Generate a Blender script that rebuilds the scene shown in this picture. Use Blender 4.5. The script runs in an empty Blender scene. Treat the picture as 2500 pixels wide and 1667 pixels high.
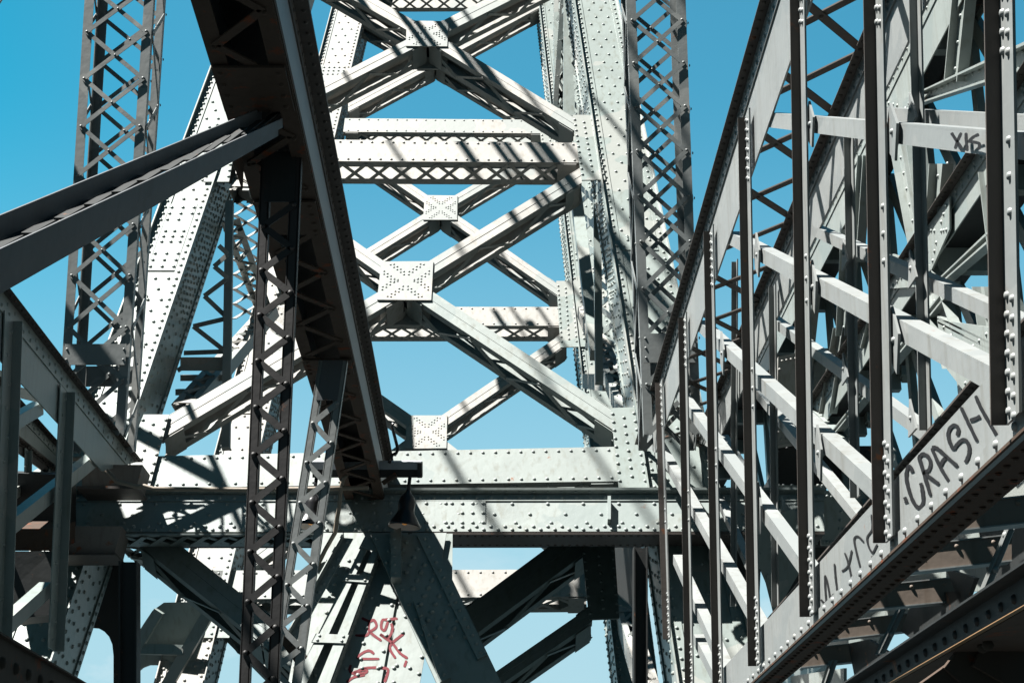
import bpy, math, random
from mathutils import Vector as V, Matrix
random.seed(7)
SC = bpy.context.scene
COL = SC.collection

# ------------------------------------------------------------------ camera
W, H, F = 2500.0, 1667.0, 4252.0
CX, CY = W / 2, H / 2
VPX, VPY = 1176.0, 2291.0           # where lines along the bridge meet
_y = V(((VPX - CX) / F, -(VPY - CY) / F, -1.0)).normalized()
_z = V((-0.0092, 1.0, 0.0)); _z.z = -(_z.x * _y.x + _z.y * _y.y) / _y.z
_z.normalize()
_x = _y.cross(_z).normalized()
ROT = Matrix((_x, _y, _z))          # camera axes -> world axes
cam_d = bpy.data.cameras.new('camera'); cam = bpy.data.objects.new('camera', cam_d)
COL.objects.link(cam)
cam_d.sensor_width = 36.0; cam_d.lens = 36.0 * F / W
cam_d.clip_start = 0.1; cam_d.clip_end = 5000
cam.matrix_world = ROT.to_4x4()
SC.camera = cam

def ray(px, py):
    return ROT @ V(((px - CX) / F, -(py - CY) / F, -1.0))
def PD(px, py, d):
    return ray(px, py) * d
def PL(px, py, pl):
    n, k = pl
    r = ray(px, py)
    return r * (k / n.dot(r))

def proj(p):
    c = ROT.transposed() @ p
    return CX + F * c.x / -c.z, CY - F * c.y / -c.z
def t_at(q, y):
    a, b = 0.0, 1.0
    for _ in range(40):
        m_ = (a + b) / 2
        if proj(q.P(m_, .5))[1] < y: a = m_
        else: b = m_
    return (a + b) / 2

# ------------------------------------------------------------------ light
TO_SUN = V((-0.44, -0.14, 0.885)).normalized()
world = bpy.data.worlds.new("World"); SC.world = world
world.use_nodes = True
wn, wl = world.node_tree.nodes, world.node_tree.links
bg = wn['Background']; bg.inputs[1].default_value = 0.05
sky = wn.new('ShaderNodeTexSky'); sky.sky_type = 'NISHITA'; sky.sun_disc = False
sky.sun_elevation = math.asin(TO_SUN.z); sky.sun_rotation = math.atan2(TO_SUN.x, TO_SUN.y)
sky.air_density = 1.0; sky.dust_density = 0.6; sky.ozone_density = 1.6
tint = wn.new('ShaderNodeMix'); tint.data_type = 'RGBA'; tint.blend_type = 'MULTIPLY'
tint.inputs[0].default_value = 1.0
tint.inputs[7].default_value = (0.27, 0.86, 0.78, 1)
wl.new(sky.outputs[0], tint.inputs[6])
tc = wn.new('ShaderNodeTexCoord')
mp = wn.new('ShaderNodeMapping'); mp.inputs['Scale'].default_value = (1.0, 1.0, 2.2)
wl.new(tc.outputs['Generated'], mp.inputs[0])
cn = wn.new('ShaderNodeTexNoise'); cn.inputs['Scale'].default_value = 6.5; cn.inputs['Detail'].default_value = 9
cn.inputs['Roughness'].default_value = 0.62
wl.new(mp.outputs[0], cn.inputs['Vector'])
cr = wn.new('ShaderNodeMapRange'); cr.inputs[1].default_value = 0.50; cr.inputs[2].default_value = 0.74
wl.new(cn.outputs[0], cr.inputs[0])
sx = wn.new('ShaderNodeSeparateXYZ'); wl.new(tc.outputs['Generated'], sx.inputs[0])
er = wn.new('ShaderNodeMapRange'); er.inputs[1].default_value = 0.24; er.inputs[2].default_value = 0.10
wl.new(sx.outputs[2], er.inputs[0])
mul = wn.new('ShaderNodeMath'); mul.operation = 'MULTIPLY'
wl.new(cr.outputs[0], mul.inputs[0]); wl.new(er.outputs[0], mul.inputs[1])
cm = wn.new('ShaderNodeMix'); cm.data_type = 'RGBA'
cm.inputs[7].default_value = (4.2, 4.5, 4.6, 1)
wl.new(mul.outputs[0], cm.inputs[0]); wl.new(tint.outputs[2], cm.inputs[6])
# haze whitens the sky low down; it is brightest low, ahead along the bridge
hz = wn.new('ShaderNodeMapRange'); hz.interpolation_type = 'SMOOTHSTEP'
hz.inputs[1].default_value = 0.46; hz.inputs[2].default_value = 0.10; hz.inputs[3].default_value = 0.0; hz.inputs[4].default_value = 0.9
wl.new(sx.outputs[2], hz.inputs[0])
hm = wn.new('ShaderNodeMix'); hm.data_type = 'RGBA'; hm.inputs[7].default_value = (2.25, 3.25, 3.7, 1)
wl.new(hz.outputs[0], hm.inputs[0]); wl.new(hm.outputs[2], cm.inputs[6])
lx = wn.new('ShaderNodeMapRange'); lx.interpolation_type = 'SMOOTHSTEP'
lx.inputs[1].default_value = -0.34; lx.inputs[2].default_value = -0.10
wl.new(sx.outputs[0], lx.inputs[0])
lt_ = wn.new('ShaderNodeMix'); lt_.data_type = 'RGBA'; lt_.inputs[6].default_value = (0.22, 1.0, 1.03, 1); lt_.inputs[7].default_value = (1, 1, 1, 1)
wl.new(lx.outputs[0], lt_.inputs[0])
lm_ = wn.new('ShaderNodeMix'); lm_.data_type = 'RGBA'; lm_.blend_type = 'MULTIPLY'; lm_.inputs[0].default_value = 1.0
wl.new(tint.outputs[2], lm_.inputs[6]); wl.new(lt_.outputs[2], lm_.inputs[7]); wl.new(lm_.outputs[2], hm.inputs[6])
dr = wn.new('ShaderNodeMapRange'); dr.interpolation_type = 'SMOOTHSTEP'
dr.inputs[1].default_value = 0.45; dr.inputs[2].default_value = 0.88
wl.new(sx.outputs[1], dr.inputs[0])
dc = wn.new('ShaderNodeMix'); dc.data_type = 'RGBA'; dc.inputs[6].default_value = (0.15, 0.185, 0.20, 1)
wl.new(dr.outputs[0], dc.inputs[0]); dc.inputs[7].default_value = (1, 1, 1, 1)
dm = wn.new('ShaderNodeMix'); dm.data_type = 'RGBA'; dm.blend_type = 'MULTIPLY'; dm.inputs[0].default_value = 1.0
wl.new(cm.outputs[2], dm.inputs[6]); wl.new(dc.outputs[2], dm.inputs[7])
wl.new(dm.outputs[2], bg.inputs[0])

sun_d = bpy.data.lights.new('sun', 'SUN'); sun_d.energy = 5.0; sun_d.angle = math.radians(0.5)
sun_d.color = (1.0, 0.975, 0.93)
sun = bpy.data.objects.new('sun', sun_d); COL.objects.link(sun)
sun.rotation_euler = TO_SUN.to_track_quat('Z', 'Y').to_euler()
SC.view_settings.view_transform = 'Standard'; SC.view_settings.look = 'None'
SC.view_settings.exposure = 2.12; SC.view_settings.gamma = 1.0
SC.cycles.max_bounces = 5; SC.cycles.diffuse_bounces = 2; SC.cycles.caustics_reflective = False; SC.cycles.caustics_refractive = False

# ------------------------------------------------------------------ materials
def paint(name, base, rough=0.5, rust=0.0, streak=0.12, patch=None, spec=0.4, bump=0.15, rustcol=(0.16, 0.06, 0.025)):
    m = bpy.data.materials.new(name); m.use_nodes = True
    n, l = m.node_tree.nodes, m.node_tree.links
    base = tuple(v * 0.36 for v in base)
    if patch: patch = tuple(v * 0.36 for v in patch)
    b = n['Principled BSDF']; b.inputs['Roughness'].default_value = rough
    b.inputs['Specular IOR Level'].default_value = spec
    t = n.new('ShaderNodeTexCoord')
    n1 = n.new('ShaderNodeTexNoise'); n1.inputs['Scale'].default_value = 1.7; n1.inputs['Detail'].default_value = 6
    l.new(t.outputs['Object'], n1.inputs['Vector'])
    mpp = n.new('ShaderNodeMapping'); mpp.inputs['Scale'].default_value = (14, 14, 0.9)
    l.new(t.outputs['Object'], mpp.inputs[0])
    n2 = n.new('ShaderNodeTexNoise'); n2.inputs['Scale'].default_value = 1.0; n2.inputs['Detail'].default_value = 5
    l.new(mpp.outputs[0], n2.inputs['Vector'])
    def mixc(fac, a, c):
        x = n.new('ShaderNodeMix'); x.data_type = 'RGBA'
        if hasattr(fac, 'is_linked') or not isinstance(fac, float): l.new(fac, x.inputs[0])
        else: x.inputs[0].default_value = fac
        for i, q in ((6, a), (7, c)):
            if isinstance(q, tuple): x.inputs[i].default_value = (*q, 1)
            else: l.new(q, x.inputs[i])
        return x.outputs[2]
    def rng(s, a, c, lo=0.0, hi=1.0):
        x = n.new('ShaderNodeMapRange'); l.new(s, x.inputs[0])
        x.inputs[1].default_value = a; x.inputs[2].default_value = c
        x.inputs[3].default_value = lo; x.inputs[4].default_value = hi
        return x.outputs[0]
    c0 = mixc(rng(n1.outputs[0], 0.3, 0.7), tuple(v * 0.90 for v in base), tuple(min(1, v * 1.06) for v in base))
    c1 = mixc(rng(n2.outputs[0], 0.52, 0.80, 0, streak * 2.5), c0, tuple(v * f for v, f in zip(base, (0.62, 0.56, 0.48))))
    if patch:
        n4 = n.new('ShaderNodeTexNoise'); n4.inputs['Scale'].default_value = 0.8; n4.inputs['Detail'].default_value = 3
        l.new(t.outputs['Object'], n4.inputs['Vector'])
        c1 = mixc(rng(n4.outputs[0], 0.555, 0.562), c1, patch)
    if rust > 0:
        n3 = n.new('ShaderNodeTexNoise'); n3.inputs['Scale'].default_value = 4.5; n3.inputs['Detail'].default_value = 10
        n3.inputs['Roughness'].default_value = 0.7
        l.new(t.outputs['Object'], n3.inputs['Vector'])
        th = 0.735 - rust * 0.3
        c1 = mixc(rng(n3.outputs[0], th, th + 0.07), c1, rustcol)
    l.new(c1, b.inputs['Base Color'])
    nb = n.new('ShaderNodeTexNoise'); nb.inputs['Scale'].default_value = 9; nb.inputs['Detail'].default_value = 4
    l.new(t.outputs['Object'], nb.inputs['Vector'])
    bp = n.new('ShaderNodeBump'); bp.inputs['Strength'].default_value = bump; bp.inputs['Distance'].default_value = 0.02
    l.new(nb.outputs[0], bp.inputs['Height']); l.new(bp.outputs[0], b.inputs['Normal'])
    return m
CREAM = paint('cream_tower_paint', (0.63, 0.615, 0.57), 0.55, rust=0.22, streak=0.3, patch=(0.50, 0.535, 0.51))
GREEN = paint('grey_green_leg_paint', (0.47, 0.545, 0.515), 0.40, rust=0.2, streak=0.3, patch=(0.56, 0.59, 0.55))
GIRD = paint('pale_girder_paint', (0.53, 0.59, 0.56), 0.42, rust=0.28, streak=0.3, patch=(0.46, 0.53, 0.51))
GREY = paint('grey_truss_paint', (0.49, 0.515, 0.505), 0.45, rust=0.25, streak=0.3, patch=(0.43, 0.46, 0.455))
SLATE = paint('slate_column_paint', (0.37, 0.40, 0.395), 0.45, rust=0.18, streak=0.16, patch=(0.52, 0.54, 0.52))
BROWN = paint('brown_grimy_steel', (0.15, 0.105, 0.08), 0.8, rust=0.55, streak=0.25, rustcol=(0.13, 0.035, 0.014), spec=0.15)
STEEL = paint('blue_grey_web_paint', (0.62, 0.66, 0.70), 0.5, rust=0.08, streak=0.08)
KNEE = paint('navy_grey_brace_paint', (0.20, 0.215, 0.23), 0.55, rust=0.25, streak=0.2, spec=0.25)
BEAMB = paint('brown_floor_beam_paint', (0.40, 0.32, 0.26), 0.6, rust=0.4, streak=0.3, spec=0.25)
LIT_RUST = paint('lit_rusty_edge', (0.60, 0.36, 0.18), 0.6, rust=0.2, streak=0.2, spec=0.25)  # rust with the light on the chord's edge put into its colour
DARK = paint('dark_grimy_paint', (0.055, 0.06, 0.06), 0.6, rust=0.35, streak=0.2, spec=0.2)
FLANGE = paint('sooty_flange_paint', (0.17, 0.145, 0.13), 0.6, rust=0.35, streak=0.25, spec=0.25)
PINK = paint('rust_washed_paint', (0.42, 0.36, 0.32), 0.55, rust=0.45, streak=0.3)
def plain(name, base, rough=0.5, spec=0.5, metal=0.0, **k):
    m = bpy.data.materials.new(name); m.use_nodes = True
    b = m.node_tree.nodes['Principled BSDF']
    b.inputs['Base Color'].default_value = (*base, 1); b.inputs['Roughness'].default_value = rough
    b.inputs['Specular IOR Level'].default_value = spec; b.inputs['Metallic'].default_value = metal
    for a, v in k.items(): b.inputs[a.replace('_', ' ')].default_value = v
    return m
ENAMEL = plain('black_enamel', (0.010, 0.010, 0.011), 0.30, 0.35)
INNER = plain('white_enamel_inside', (0.75, 0.66, 0.60), 0.5)
BULB = plain('amber_bulb_glass', (0.85, 0.38, 0.06), 0.1, 0.6, Emission_Color=(1.0, 0.42, 0.12, 1), Emission_Strength=0.04)
INK = paint('black_spray_paint', (0.012, 0.011, 0.013), 0.6, streak=0.0, spec=0.3)
RED = paint('red_spray_paint', (0.30, 0.035, 0.05), 0.7, streak=0.0, spec=0.2)
PIPE = paint('conduit_paint', (0.50, 0.42, 0.33), 0.5, rust=0.35, streak=0.2)
WATER = plain('river_water', (0.010, 0.016, 0.018), 0.22, 0.5)

# ------------------------------------------------------------------ mesh tools
ORG = {}
class Q:
    """A flat four-cornered strip: A start/top, B end/top, C end/bottom, D start/bottom."""
    def __init__(s, A, B, C, D, n=None):
        s.A, s.B, s.C, s.D = A, B, C, D
        nn = (B - A).cross(D - A).normalized()
        if n is not None and nn.dot(n) < 0: nn = -nn
        if n is None and nn.dot(A) > 0: nn = -nn
        s.n = nn
        s.L = ((B - A).length + (C - D).length) / 2
        s.W = ((D - A).length + (C - B).length) / 2
    def P(s, t, u, v=0.0):
        return s.A.lerp(s.B, t).lerp(s.D.lerp(s.C, t), u) + s.n * v
def qpx(pl, a, b, c, d):
    return Q(PL(*a, pl), PL(*b, pl), PL(*c, pl), PL(*d, pl))
def arm(pl, p, q, th, th2=None):
    th2 = th2 or th
    return qpx(pl, (p[0], p[1] - th / 2), (q[0], q[1] - th2 / 2), (q[0], q[1] + th2 / 2), (p[0], p[1] + th / 2))
def varm(pl, p, q, w, w2=None):
    """upright strip given by its centre line and pixel widths; u runs left to right"""
    w2 = w2 or w
    return qpx(pl, (p[0] - w / 2, p[1]), (q[0] - w2 / 2, q[1]), (q[0] + w2 / 2, q[1]), (p[0] + w / 2, p[1]))
RING = [(math.cos(k * math.pi / 4), math.sin(k * math.pi / 4)) for k in range(8)]
class MB:
    def __init__(s): s.v, s.f, s.sm = [], [], []
    def hexa(s, p):
        b = len(s.v); s.v += [tuple(x) for x in p]
        c = (p[0] + p[1] + p[2] + p[3]) / 4; e = (p[4] + p[5] + p[6] + p[7]) / 4
        fl = (p[1] - p[0]).cross(p[3] - p[0]).dot(e - c) > 0
        for q in ((0, 1, 2, 3), (7, 6, 5, 4), (0, 4, 5, 1), (1, 5, 6, 2), (2, 6, 7, 3), (3, 7, 4, 0)):
            q = q[::-1] if fl else q
            s.f.append(tuple(b + i for i in q)); s.sm.append(False)
        return s
    def slab(s, q, t0, t1, u0, u1, v0, v1):
        P = q.P
        return s.hexa([P(t0, u0, v0), P(t1, u0, v0), P(t1, u1, v0), P(t0, u1, v0),
                       P(t0, u0, v1), P(t1, u0, v1), P(t1, u1, v1), P(t0, u1, v1)])
    def bar(s, p, q, w, th, n):
        a = (q - p).normalized(); n = (n - a * n.dot(a)).normalized(); d = a.cross(n) * (w / 2); h = n * th
        return s.hexa([p - d, q - d, q + d, p + d, p - d + h, q - d + h, q + d + h, p + d + h])
    def box(s, lo, hi):
        x0, y0, z0 = lo; x1, y1, z1 = hi
        return s.hexa([V(c) for c in ((x0, y0, z0), (x1, y0, z0), (x1, y1, z0), (x0, y1, z0), (x0, y0, z1), (x1, y0, z1), (x1, y1, z1), (x0, y1, z1))])
    def prism(s, pts, off):
        b = len(s.v); k = len(pts); s.v += [tuple(x) for x in pts] + [tuple(x + off) for x in pts]
        nn = (pts[1] - pts[0]).cross(pts[2] - pts[0])
        fl = nn.dot(off) > 0
        a, c = tuple(range(b, b + k)), tuple(range(b + k, b + 2 * k))
        s.f += [a[::-1] if fl else a, c if fl else c[::-1]]; s.sm += [False] * 2
        for i in range(k):
            j = (i + 1) % k; q = (b + i, b + j, b + k + j, b + k + i)
            s.f.append(q if fl else q[::-1]); s.sm.append(False)
        return s
    def rivet(s, p, n, r):
        a = n.orthogonal().normalized(); c = n.cross(a); b = len(s.v)
        for rr, h in ((1.0, 0.0), (0.74, 0.52)):
            s.v += [tuple(p + (a * x + c * y) * (r * rr) + n * (r * h)) for x, y in RING]
        s.v.append(tuple(p + n * (r * 0.75)))
        for i in range(8):
            j = (i + 1) % 8
            s.f += [(b + i, b + j, b + 8 + j, b + 8 + i), (b + 8 + i, b + 8 + j, b + 16)]; s.sm += [True, True]
        return s
    def row(s, q, u, sp, r, v=0.0, t0=0.0, t1=1.0, side=1, ph=0.5, skip=None):
        k = max(1, int(q.L * (t1 - t0) / sp))
        for i in range(k):
            t = t0 + (t1 - t0) * (i + ph) / k
            if skip and skip[0] < t < skip[1]: continue
            s.rivet(q.P(t, u, v), q.n * side, r)
        return s
    def grid(s, q, t0, t1, u0, u1, sp, r, v=0.0, stag=False, drop=0.0):
        a, b = max(2, int(q.L * abs(t1 - t0) / sp) + 1), max(2, int(q.W * abs(u1 - u0) / sp) + 1)
        for i in range(a):
            for j in range(b):
                if random.random() < drop: continue
                uu = u0 + (u1 - u0) * (j + (0.5 * (i % 2) if stag else 0)) / (b - 1)
                if uu > u1 + 1e-6: continue
                s.rivet(q.P(t0 + (t1 - t0) * i / (a - 1), uu, v), q.n, r)
        return s
    def tube(s, pts, r, k=8):
        b = len(s.v)
        for i, p in enumerate(pts):
            d = (pts[min(i + 1, len(pts) - 1)] - pts[max(i - 1, 0)]).normalized()
            a = d.cross(V((0.31, 0.2, 0.93))).normalized(); c = d.cross(a)
            rr = r[i] if isinstance(r, (list, tuple)) else r
            s.v += [tuple(p + (a * math.cos(2 * math.pi * j / k) + c * math.sin(2 * math.pi * j / k)) * rr) for j in range(k)]
        for i in range(len(pts) - 1):
            for j in range(k):
                m = (j + 1) % k; o = b + i * k
                s.f.append((o + j, o + k + j, o + k + m, o + m)); s.sm.append(True)
        s.f += [tuple(range(b, b + k)), tuple(range(b + (len(pts) - 1) * k, b + len(pts) * k))[::-1]]; s.sm += [False] * 2
        return s
    def lathe(s, c, prof, k=28, ax=V((0, 0, 1))):
        b = len(s.v); a = ax.orthogonal().normalized(); e = ax.cross(a)
        for r, h in prof:
            s.v += [tuple(c + (a * math.cos(2 * math.pi * j / k) + e * math.sin(2 * math.pi * j / k)) * r + ax * h) for j in range(k)]
        for i in range(len(prof) - 1):
            for j in range(k):
                m = (j + 1) % k; o = b + i * k
                s.f.append((o + j, o + m, o + k + m, o + k + j)); s.sm.append(True)
        return s
    def ribbon(s, pts, w, n, lift=0.004):
        sp = []
        m = len(pts)
        for i in range(m - 1):
            p0, p1, p2, p3 = pts[max(i - 1, 0)], pts[i], pts[i + 1], pts[min(i + 2, m - 1)]
            for k in range(6):
                t = k / 6.0
                sp.append(0.5 * ((2 * p1) + (p2 - p0) * t + (2 * p0 - 5 * p1 + 4 * p2 - p3) * t * t + (3 * p1 - p0 - 3 * p2 + p3) * t ** 3))
        sp.append(pts[-1]); b = len(s.v); k = len(sp)
        for i, p in enumerate(sp):
            d = (sp[min(i + 1, k - 1)] - sp[max(i - 1, 0)]).normalized(); e = n.cross(d).normalized()
            ww = w * (0.5 if 0 < i < k - 1 else 0.28) * random.uniform(0.9, 1.1)
            s.v += [tuple(p - e * ww + n * lift), tuple(p + e * ww + n * lift), tuple(p + e * ww), tuple(p - e * ww)]
        for i in range(k - 1):
            o = b + i * 4
            for x, y in ((0, 1), (1, 2), (3, 0)):
                s.f.append((o + x, o + 4 + x, o + 4 + y, o + y)); s.sm.append(False)
        return s
    def build(s, name, mat, parent=None, label=None):
        me = bpy.data.meshes.new(name); o = bpy.data.objects.new(name, me)
        org = ORG.get(parent.name, V((0, 0, 0))) if parent else V((0, 0, 0))
        me.from_pydata([(x - org.x, y - org.y, z - org.z) for x, y, z in s.v], [], s.f)
        me.polygons.foreach_set('use_smooth', s.sm)
        me.materials.append(mat); COL.objects.link(o)
        if parent: o.parent = parent; ORG[o.name] = org
        if label: o['label'] = label
        return o
def thing(name, label, cat, loc, group=None):
    o = bpy.data.objects.new(name, None); COL.objects.link(o); o.location = loc
    o.empty_display_size = 0.2
    o['label'] = label; o['category'] = cat
    if group: o['group'] = group
    ORG[o.name] = V(loc)
    return o
def tag(o, label, cat, group=None):
    o['label'] = label; o['category'] = cat
    if group: o['group'] = group
    return o
def structure(o):
    o['kind'] = 'structure'; return o

def laced(parent, name, q, depth, mat, pitch=0.45, double=False, rows=(0.09, 0.91), rsp=0.16, rr=0.014, lace=(0, 1), bw=0.05, seam=True, t0=0.0, t1=1.0, endplates=True):
    """two channels facing each other with flat bars between them"""
    w = 0.012 / q.W; fl = 0.10 / q.W
    m = MB()
    m.slab(q, t0, t1, 0, 1, -0.012, 0)
    for a, b in ((0, w), (1 - w, 1)): m.slab(q, t0, t1, a, b, -0.10, -0.0125)
    m.slab(q, t0, t1, 0, 1, -depth, -depth + 0.012)
    for a, b in ((0, w), (1 - w, 1)): m.slab(q, t0, t1, a, b, -depth + 0.0125, -depth + 0.10)
    if seam: m.slab(q, t0 + 0.002, t1 - 0.002, 0.0 + w, 0.5, 0.0, 0.006)
    for u in rows: m.row(q, u, rsp, rr, 0.006 if (seam and u < .5) else 0.0, t0, t1)
    o = m.build(name, mat, parent)
    lm = MB()
    k = max(2, int(q.L * (t1 - t0) / pitch))
    for u in lace:
        e = (q.P(0.5, 1) - q.P(0.5, 0)).normalized() * (1 if u else -1)
        for i in range(k):
            ta, tb = t0 + (t1 - t0) * i / k, t0 + (t1 - t0) * (i + 1) / k
            fa, fb = (-0.05, -depth + 0.05) if i % 2 == 0 else (-depth + 0.05, -0.05)
            lm.bar(q.P(ta, u, fa), q.P(tb, u, fb), bw, 0.010, e)
            if double: lm.bar(q.P(ta, u, fb) + e * 0.0105, q.P(tb, u, fa) + e * 0.0105, bw, 0.010, e)
            lm.rivet(q.P(ta, u, fa) + e * 0.021, e, 0.015)
        if endplates:
            d = min(0.12, 0.35 / q.L)
            for ta, tb in ((t0 + 0.01, t0 + d), (t1 - d, t1 - 0.01)):
                a = [q.P(ta, u, -0.012), q.P(tb, u, -0.012), q.P(tb, u, -depth + 0.012), q.P(ta, u, -depth + 0.012)]
                lm.hexa([x + e * 0.022 for x in a] + [x + e * 0.034 for x in a])
    lm.build('lacing', mat, o)
    return o

# ------------------------------------------------------------------ ground (far below eye level, out of frame)
g = MB(); g.box((-2500, -2000, -31), (2500, 3000, -30)); structure(g.build('water', WATER))

# ------------------------------------------------------------------ tower planes: both frames lean back
LEAN = math.radians(28)
NF = V((0, -math.cos(LEAN), math.sin(LEAN)))
def lean_plane(px, py, d): return (NF, NF.dot(PD(px, py, d)))
FP = lean_plane(1100, 1063, 23.0)
BPL = lean_plane(1100, 1063, 34.0)
GP = lean_plane(1250, 1250, 21.2)

def gusset(parent, pl, quad, off, mat, r=0.017, x=True, th=0.02):
    q = qpx(pl, *quad)
    m = MB(); m.slab(q, 0, 1, 0, 1, off, off + th)
    n = 6
    if x:
        for sx_ in (-1, 1):
            for sy_ in (-1, 1):
                for k in range(n):
                    for e in (-1, 1):
                        for j in (0, 1):
                            a = 0.10 + 0.34 * k / (n - 1) + j * 0.035
                            t, u = 0.5 + sx_ * (a + e * 0.0), 0.5 + sy_ * (a * 0.96 - 0.03)
                            t, u = t - sx_ * e * (0.055 + j * 0.03), u + sy_ * e * (0.085 + j * .045)
                            if 0.03 < t < 0.97 and 0.04 < u < 0.96: m.rivet(q.P(t, u, off + th), q.n, r)
    else:
        m.grid(q, 0.06, 0.94, 0.08, 0.92, 0.14, r, off + th, stag=True)
    return m.build('gusset_plate', mat, parent)

def leg(parent, q, depth, mat, splice=(), side=(0, 1), pat=0.26, r=0.02, label=None, fl=0.09):
    """box leg: recessed front plate, proud corner angles, riveted sides. u=0 left, u=1 right"""
    m = MB(); w = 0.02 / q.W
    m.slab(q, 0, 1, 0, 1, -0.015, 0)
    m.slab(q, 0, 1, 0, 1, -depth, -depth + 0.02)
    for u0, u1 in ((0, w), (1 - w, 1)): m.slab(q, 0, 1, u0, u1, -depth + .02, -0.015)
    a = 0.13 / q.W
    m.slab(q, 0, 1, 0, a, 0, 0.014); m.slab(q, 0, 1, 1 - a, 1, 0, 0.014)          # corner angle legs
    for u0, u1 in ((-0.02 / q.W, 0.0), (1.0, 1 + 0.02 / q.W)):                      # outstanding edges
        m.slab(q, 0, 1, u0, u1, -0.05, fl)
        m.slab(q, 0, 1, u0, u1, -depth, -depth + 0.13)
    for u in (a * 0.55, 1 - a * 0.55): m.row(q, u, 0.15, r, 0.014)
    k = int(q.L / pat)
    for i in range(k):
        t = (i + 0.5) / k
        if any(s0 < t < s1 for s0, s1 in splice): continue
        for u in ((0.30, 0.58, ) if i % 2 else (0.44, 0.72)): m.rivet(q.P(t, u, 0), q.n, r)
    for s0, s1 in splice:
        m.slab(q, s0, s1, a * 1.05, 1 - a * 1.05, 0, 0.016)
        h = (s1 - s0) * 0.30
        for e0, e1 in ((s0, s0 + h), (s1 - h, s1)): m.grid(q, e0 + .004, e1 - .004, a * 1.3, 1 - a * 1.3, 0.115, r, 0.016, drop=0.05)
        for t in (0.42, 0.5, 0.58):
            for u in (0.3, 0.5, 0.7): m.rivet(q.P(s0 + (s1 - s0) * t, u, 0.016), q.n, r)
    for s in side:
        sgn = 1 if s else -1
        A = q.P(0, s, 0); B = q.P(1, s, 0)
        sq = Q(A, B, B - q.n * depth, A - q.n * depth, (q.P(.5, 1) - q.P(.5, 0)) * sgn)
        off = 0.0205
        for u in (0.06, 0.92): m.row(sq, u, 0.15, r, off)
        for u in (0.30, 0.52, 0.74): m.row(sq, u, 0.24, r, 0.0, ph=random.random())
        for s0, s1 in splice: m.grid(sq, s0 - .05, s1 + .02, 0.16, 0.86, 0.13, r, 0.0, drop=0.04)
    return m.build('leg', mat, parent, label)

def beam(parent, q, depth, mat, pitch=0.5, rsp=0.165, r=0.02, double=True):
    return laced(parent, 'cross_beam', q, depth, mat, pitch, double, (0.10, 0.90), rsp, r * 1.2, (1,), 0.055, seam=False)

# ------------------------------------------------------------------ near tower frame
ft = thing('tower_frame', 'nearest X-braced riveted steel tower frame, sunlit cream and grey-green', 'tower', PL(1000, 1900, FP))
def ext(x0, y0, sl, y): return x0 + sl * (y - y0)
LQ = qpx(FP, (ext(516, 137, -.397, -420), -420), (ext(516, 137, -.362, 1700), 1700), (ext(516, 433, -.330, 1700), 1700), (ext(516, 433, -.352, -420), -420))
leg(ft, LQ, 0.95, GREEN, splice=((t_at(LQ, 500), t_at(LQ, 662)),), pat=0.23, r=.028)
RQ = qpx(FP, (ext(1402, 0, .152, -420), -420), (ext(1402, 0, .152, 1700), 1700), (ext(1505, 0, .206, 1700), 1700), (ext(1505, 0, .206, -420), -420))
leg(ft, RQ, 0.95, GREEN, splice=((t_at(RQ, 556), t_at(RQ, 612)),), pat=0.23, r=.026)
beam(ft, qpx(FP, (560, 338), (1412, 349), (1416, 397), (545, 392)), 0.45, CREAM, 0.36)
beam(ft, qpx(FP, (330, 1114), (1500, 1090), (1510, 1174), (300, 1192)), 0.42, GIRD, 0.45)
beam(ft, qpx(FP, (640, -178), (1385, -170), (1386, -128), (630, -134)), 0.45, CREAM, 0.36)
# braces of the near frame (an X in each panel)
for a, b, th in (((730, -92), (1044, 86), 33), ((1044, 86), (1400, -92), 33), ((590, 318), (1044, 86), 30), ((1044, 86), (1402, 304), 31),
                 ((575, 404), (988, 692), 38), ((988, 692), (1420, 428), 37), ((395, 1048), (988, 697), 45), ((988, 690), (1500, 1028), 46),
                 ((340, 1290), (640, 1530), 80), ((640, 1530), (900, 1750), 85),
                 ((1040, -330), (1386, -150), 30), ((690, -150), (1040, -330), 30)):
    laced(ft, 'diagonal_brace', arm(FP, a, b, th), 0.42, CREAM if b[1] < 800 else GIRD, 0.62, rows=(), bw=0.055)
gusset(ft, FP, ((993, 54), (1095, 56), (1092, 117), (991, 116)), 0.008, CREAM)
gusset(ft, FP, ((931, 642), (1058, 641), (1053, 736), (921, 735)), 0.008, CREAM)
for qd, off in ((((1398, 287), (1446, 287), (1478, 445), (1420, 446)), 0.03), (((1490, 1002), (1548, 1000), (1582, 1196), (1510, 1196)), 0.03),
           (((530, 300), (585, 300), (560, 450), (498, 450)), 0.03), (((352, 1018), (414, 1018), (366, 1196), (280, 1196)), 0.03)):
    gusset(ft, FP, qd, off, GREEN, 0.027, x=False)
# back pieces of the crossing
for c, w, h in (((1044, 86), 100, 62), ((988, 692), 128, 95)):
    q = qpx(FP, (c[0] - w / 2, c[1] - h / 2), (c[0] + w / 2, c[1] - h / 2), (c[0] + w / 2, c[1] + h / 2), (c[0] - w / 2, c[1] + h / 2))
    m = MB(); m.slab(q, 0, 1, 0, 1, -0.445, -0.425); m.grid(q, .05, .95, .1, .9, .13, .016, -.425)
    for u0, u1 in ((0.02, 0.20), (0.80, 0.98)): m.slab(q, u0, u1, 0.955, 0.965, -0.42, 0.0)
    m.build('gusset_plate', CREAM, ft)

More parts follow.
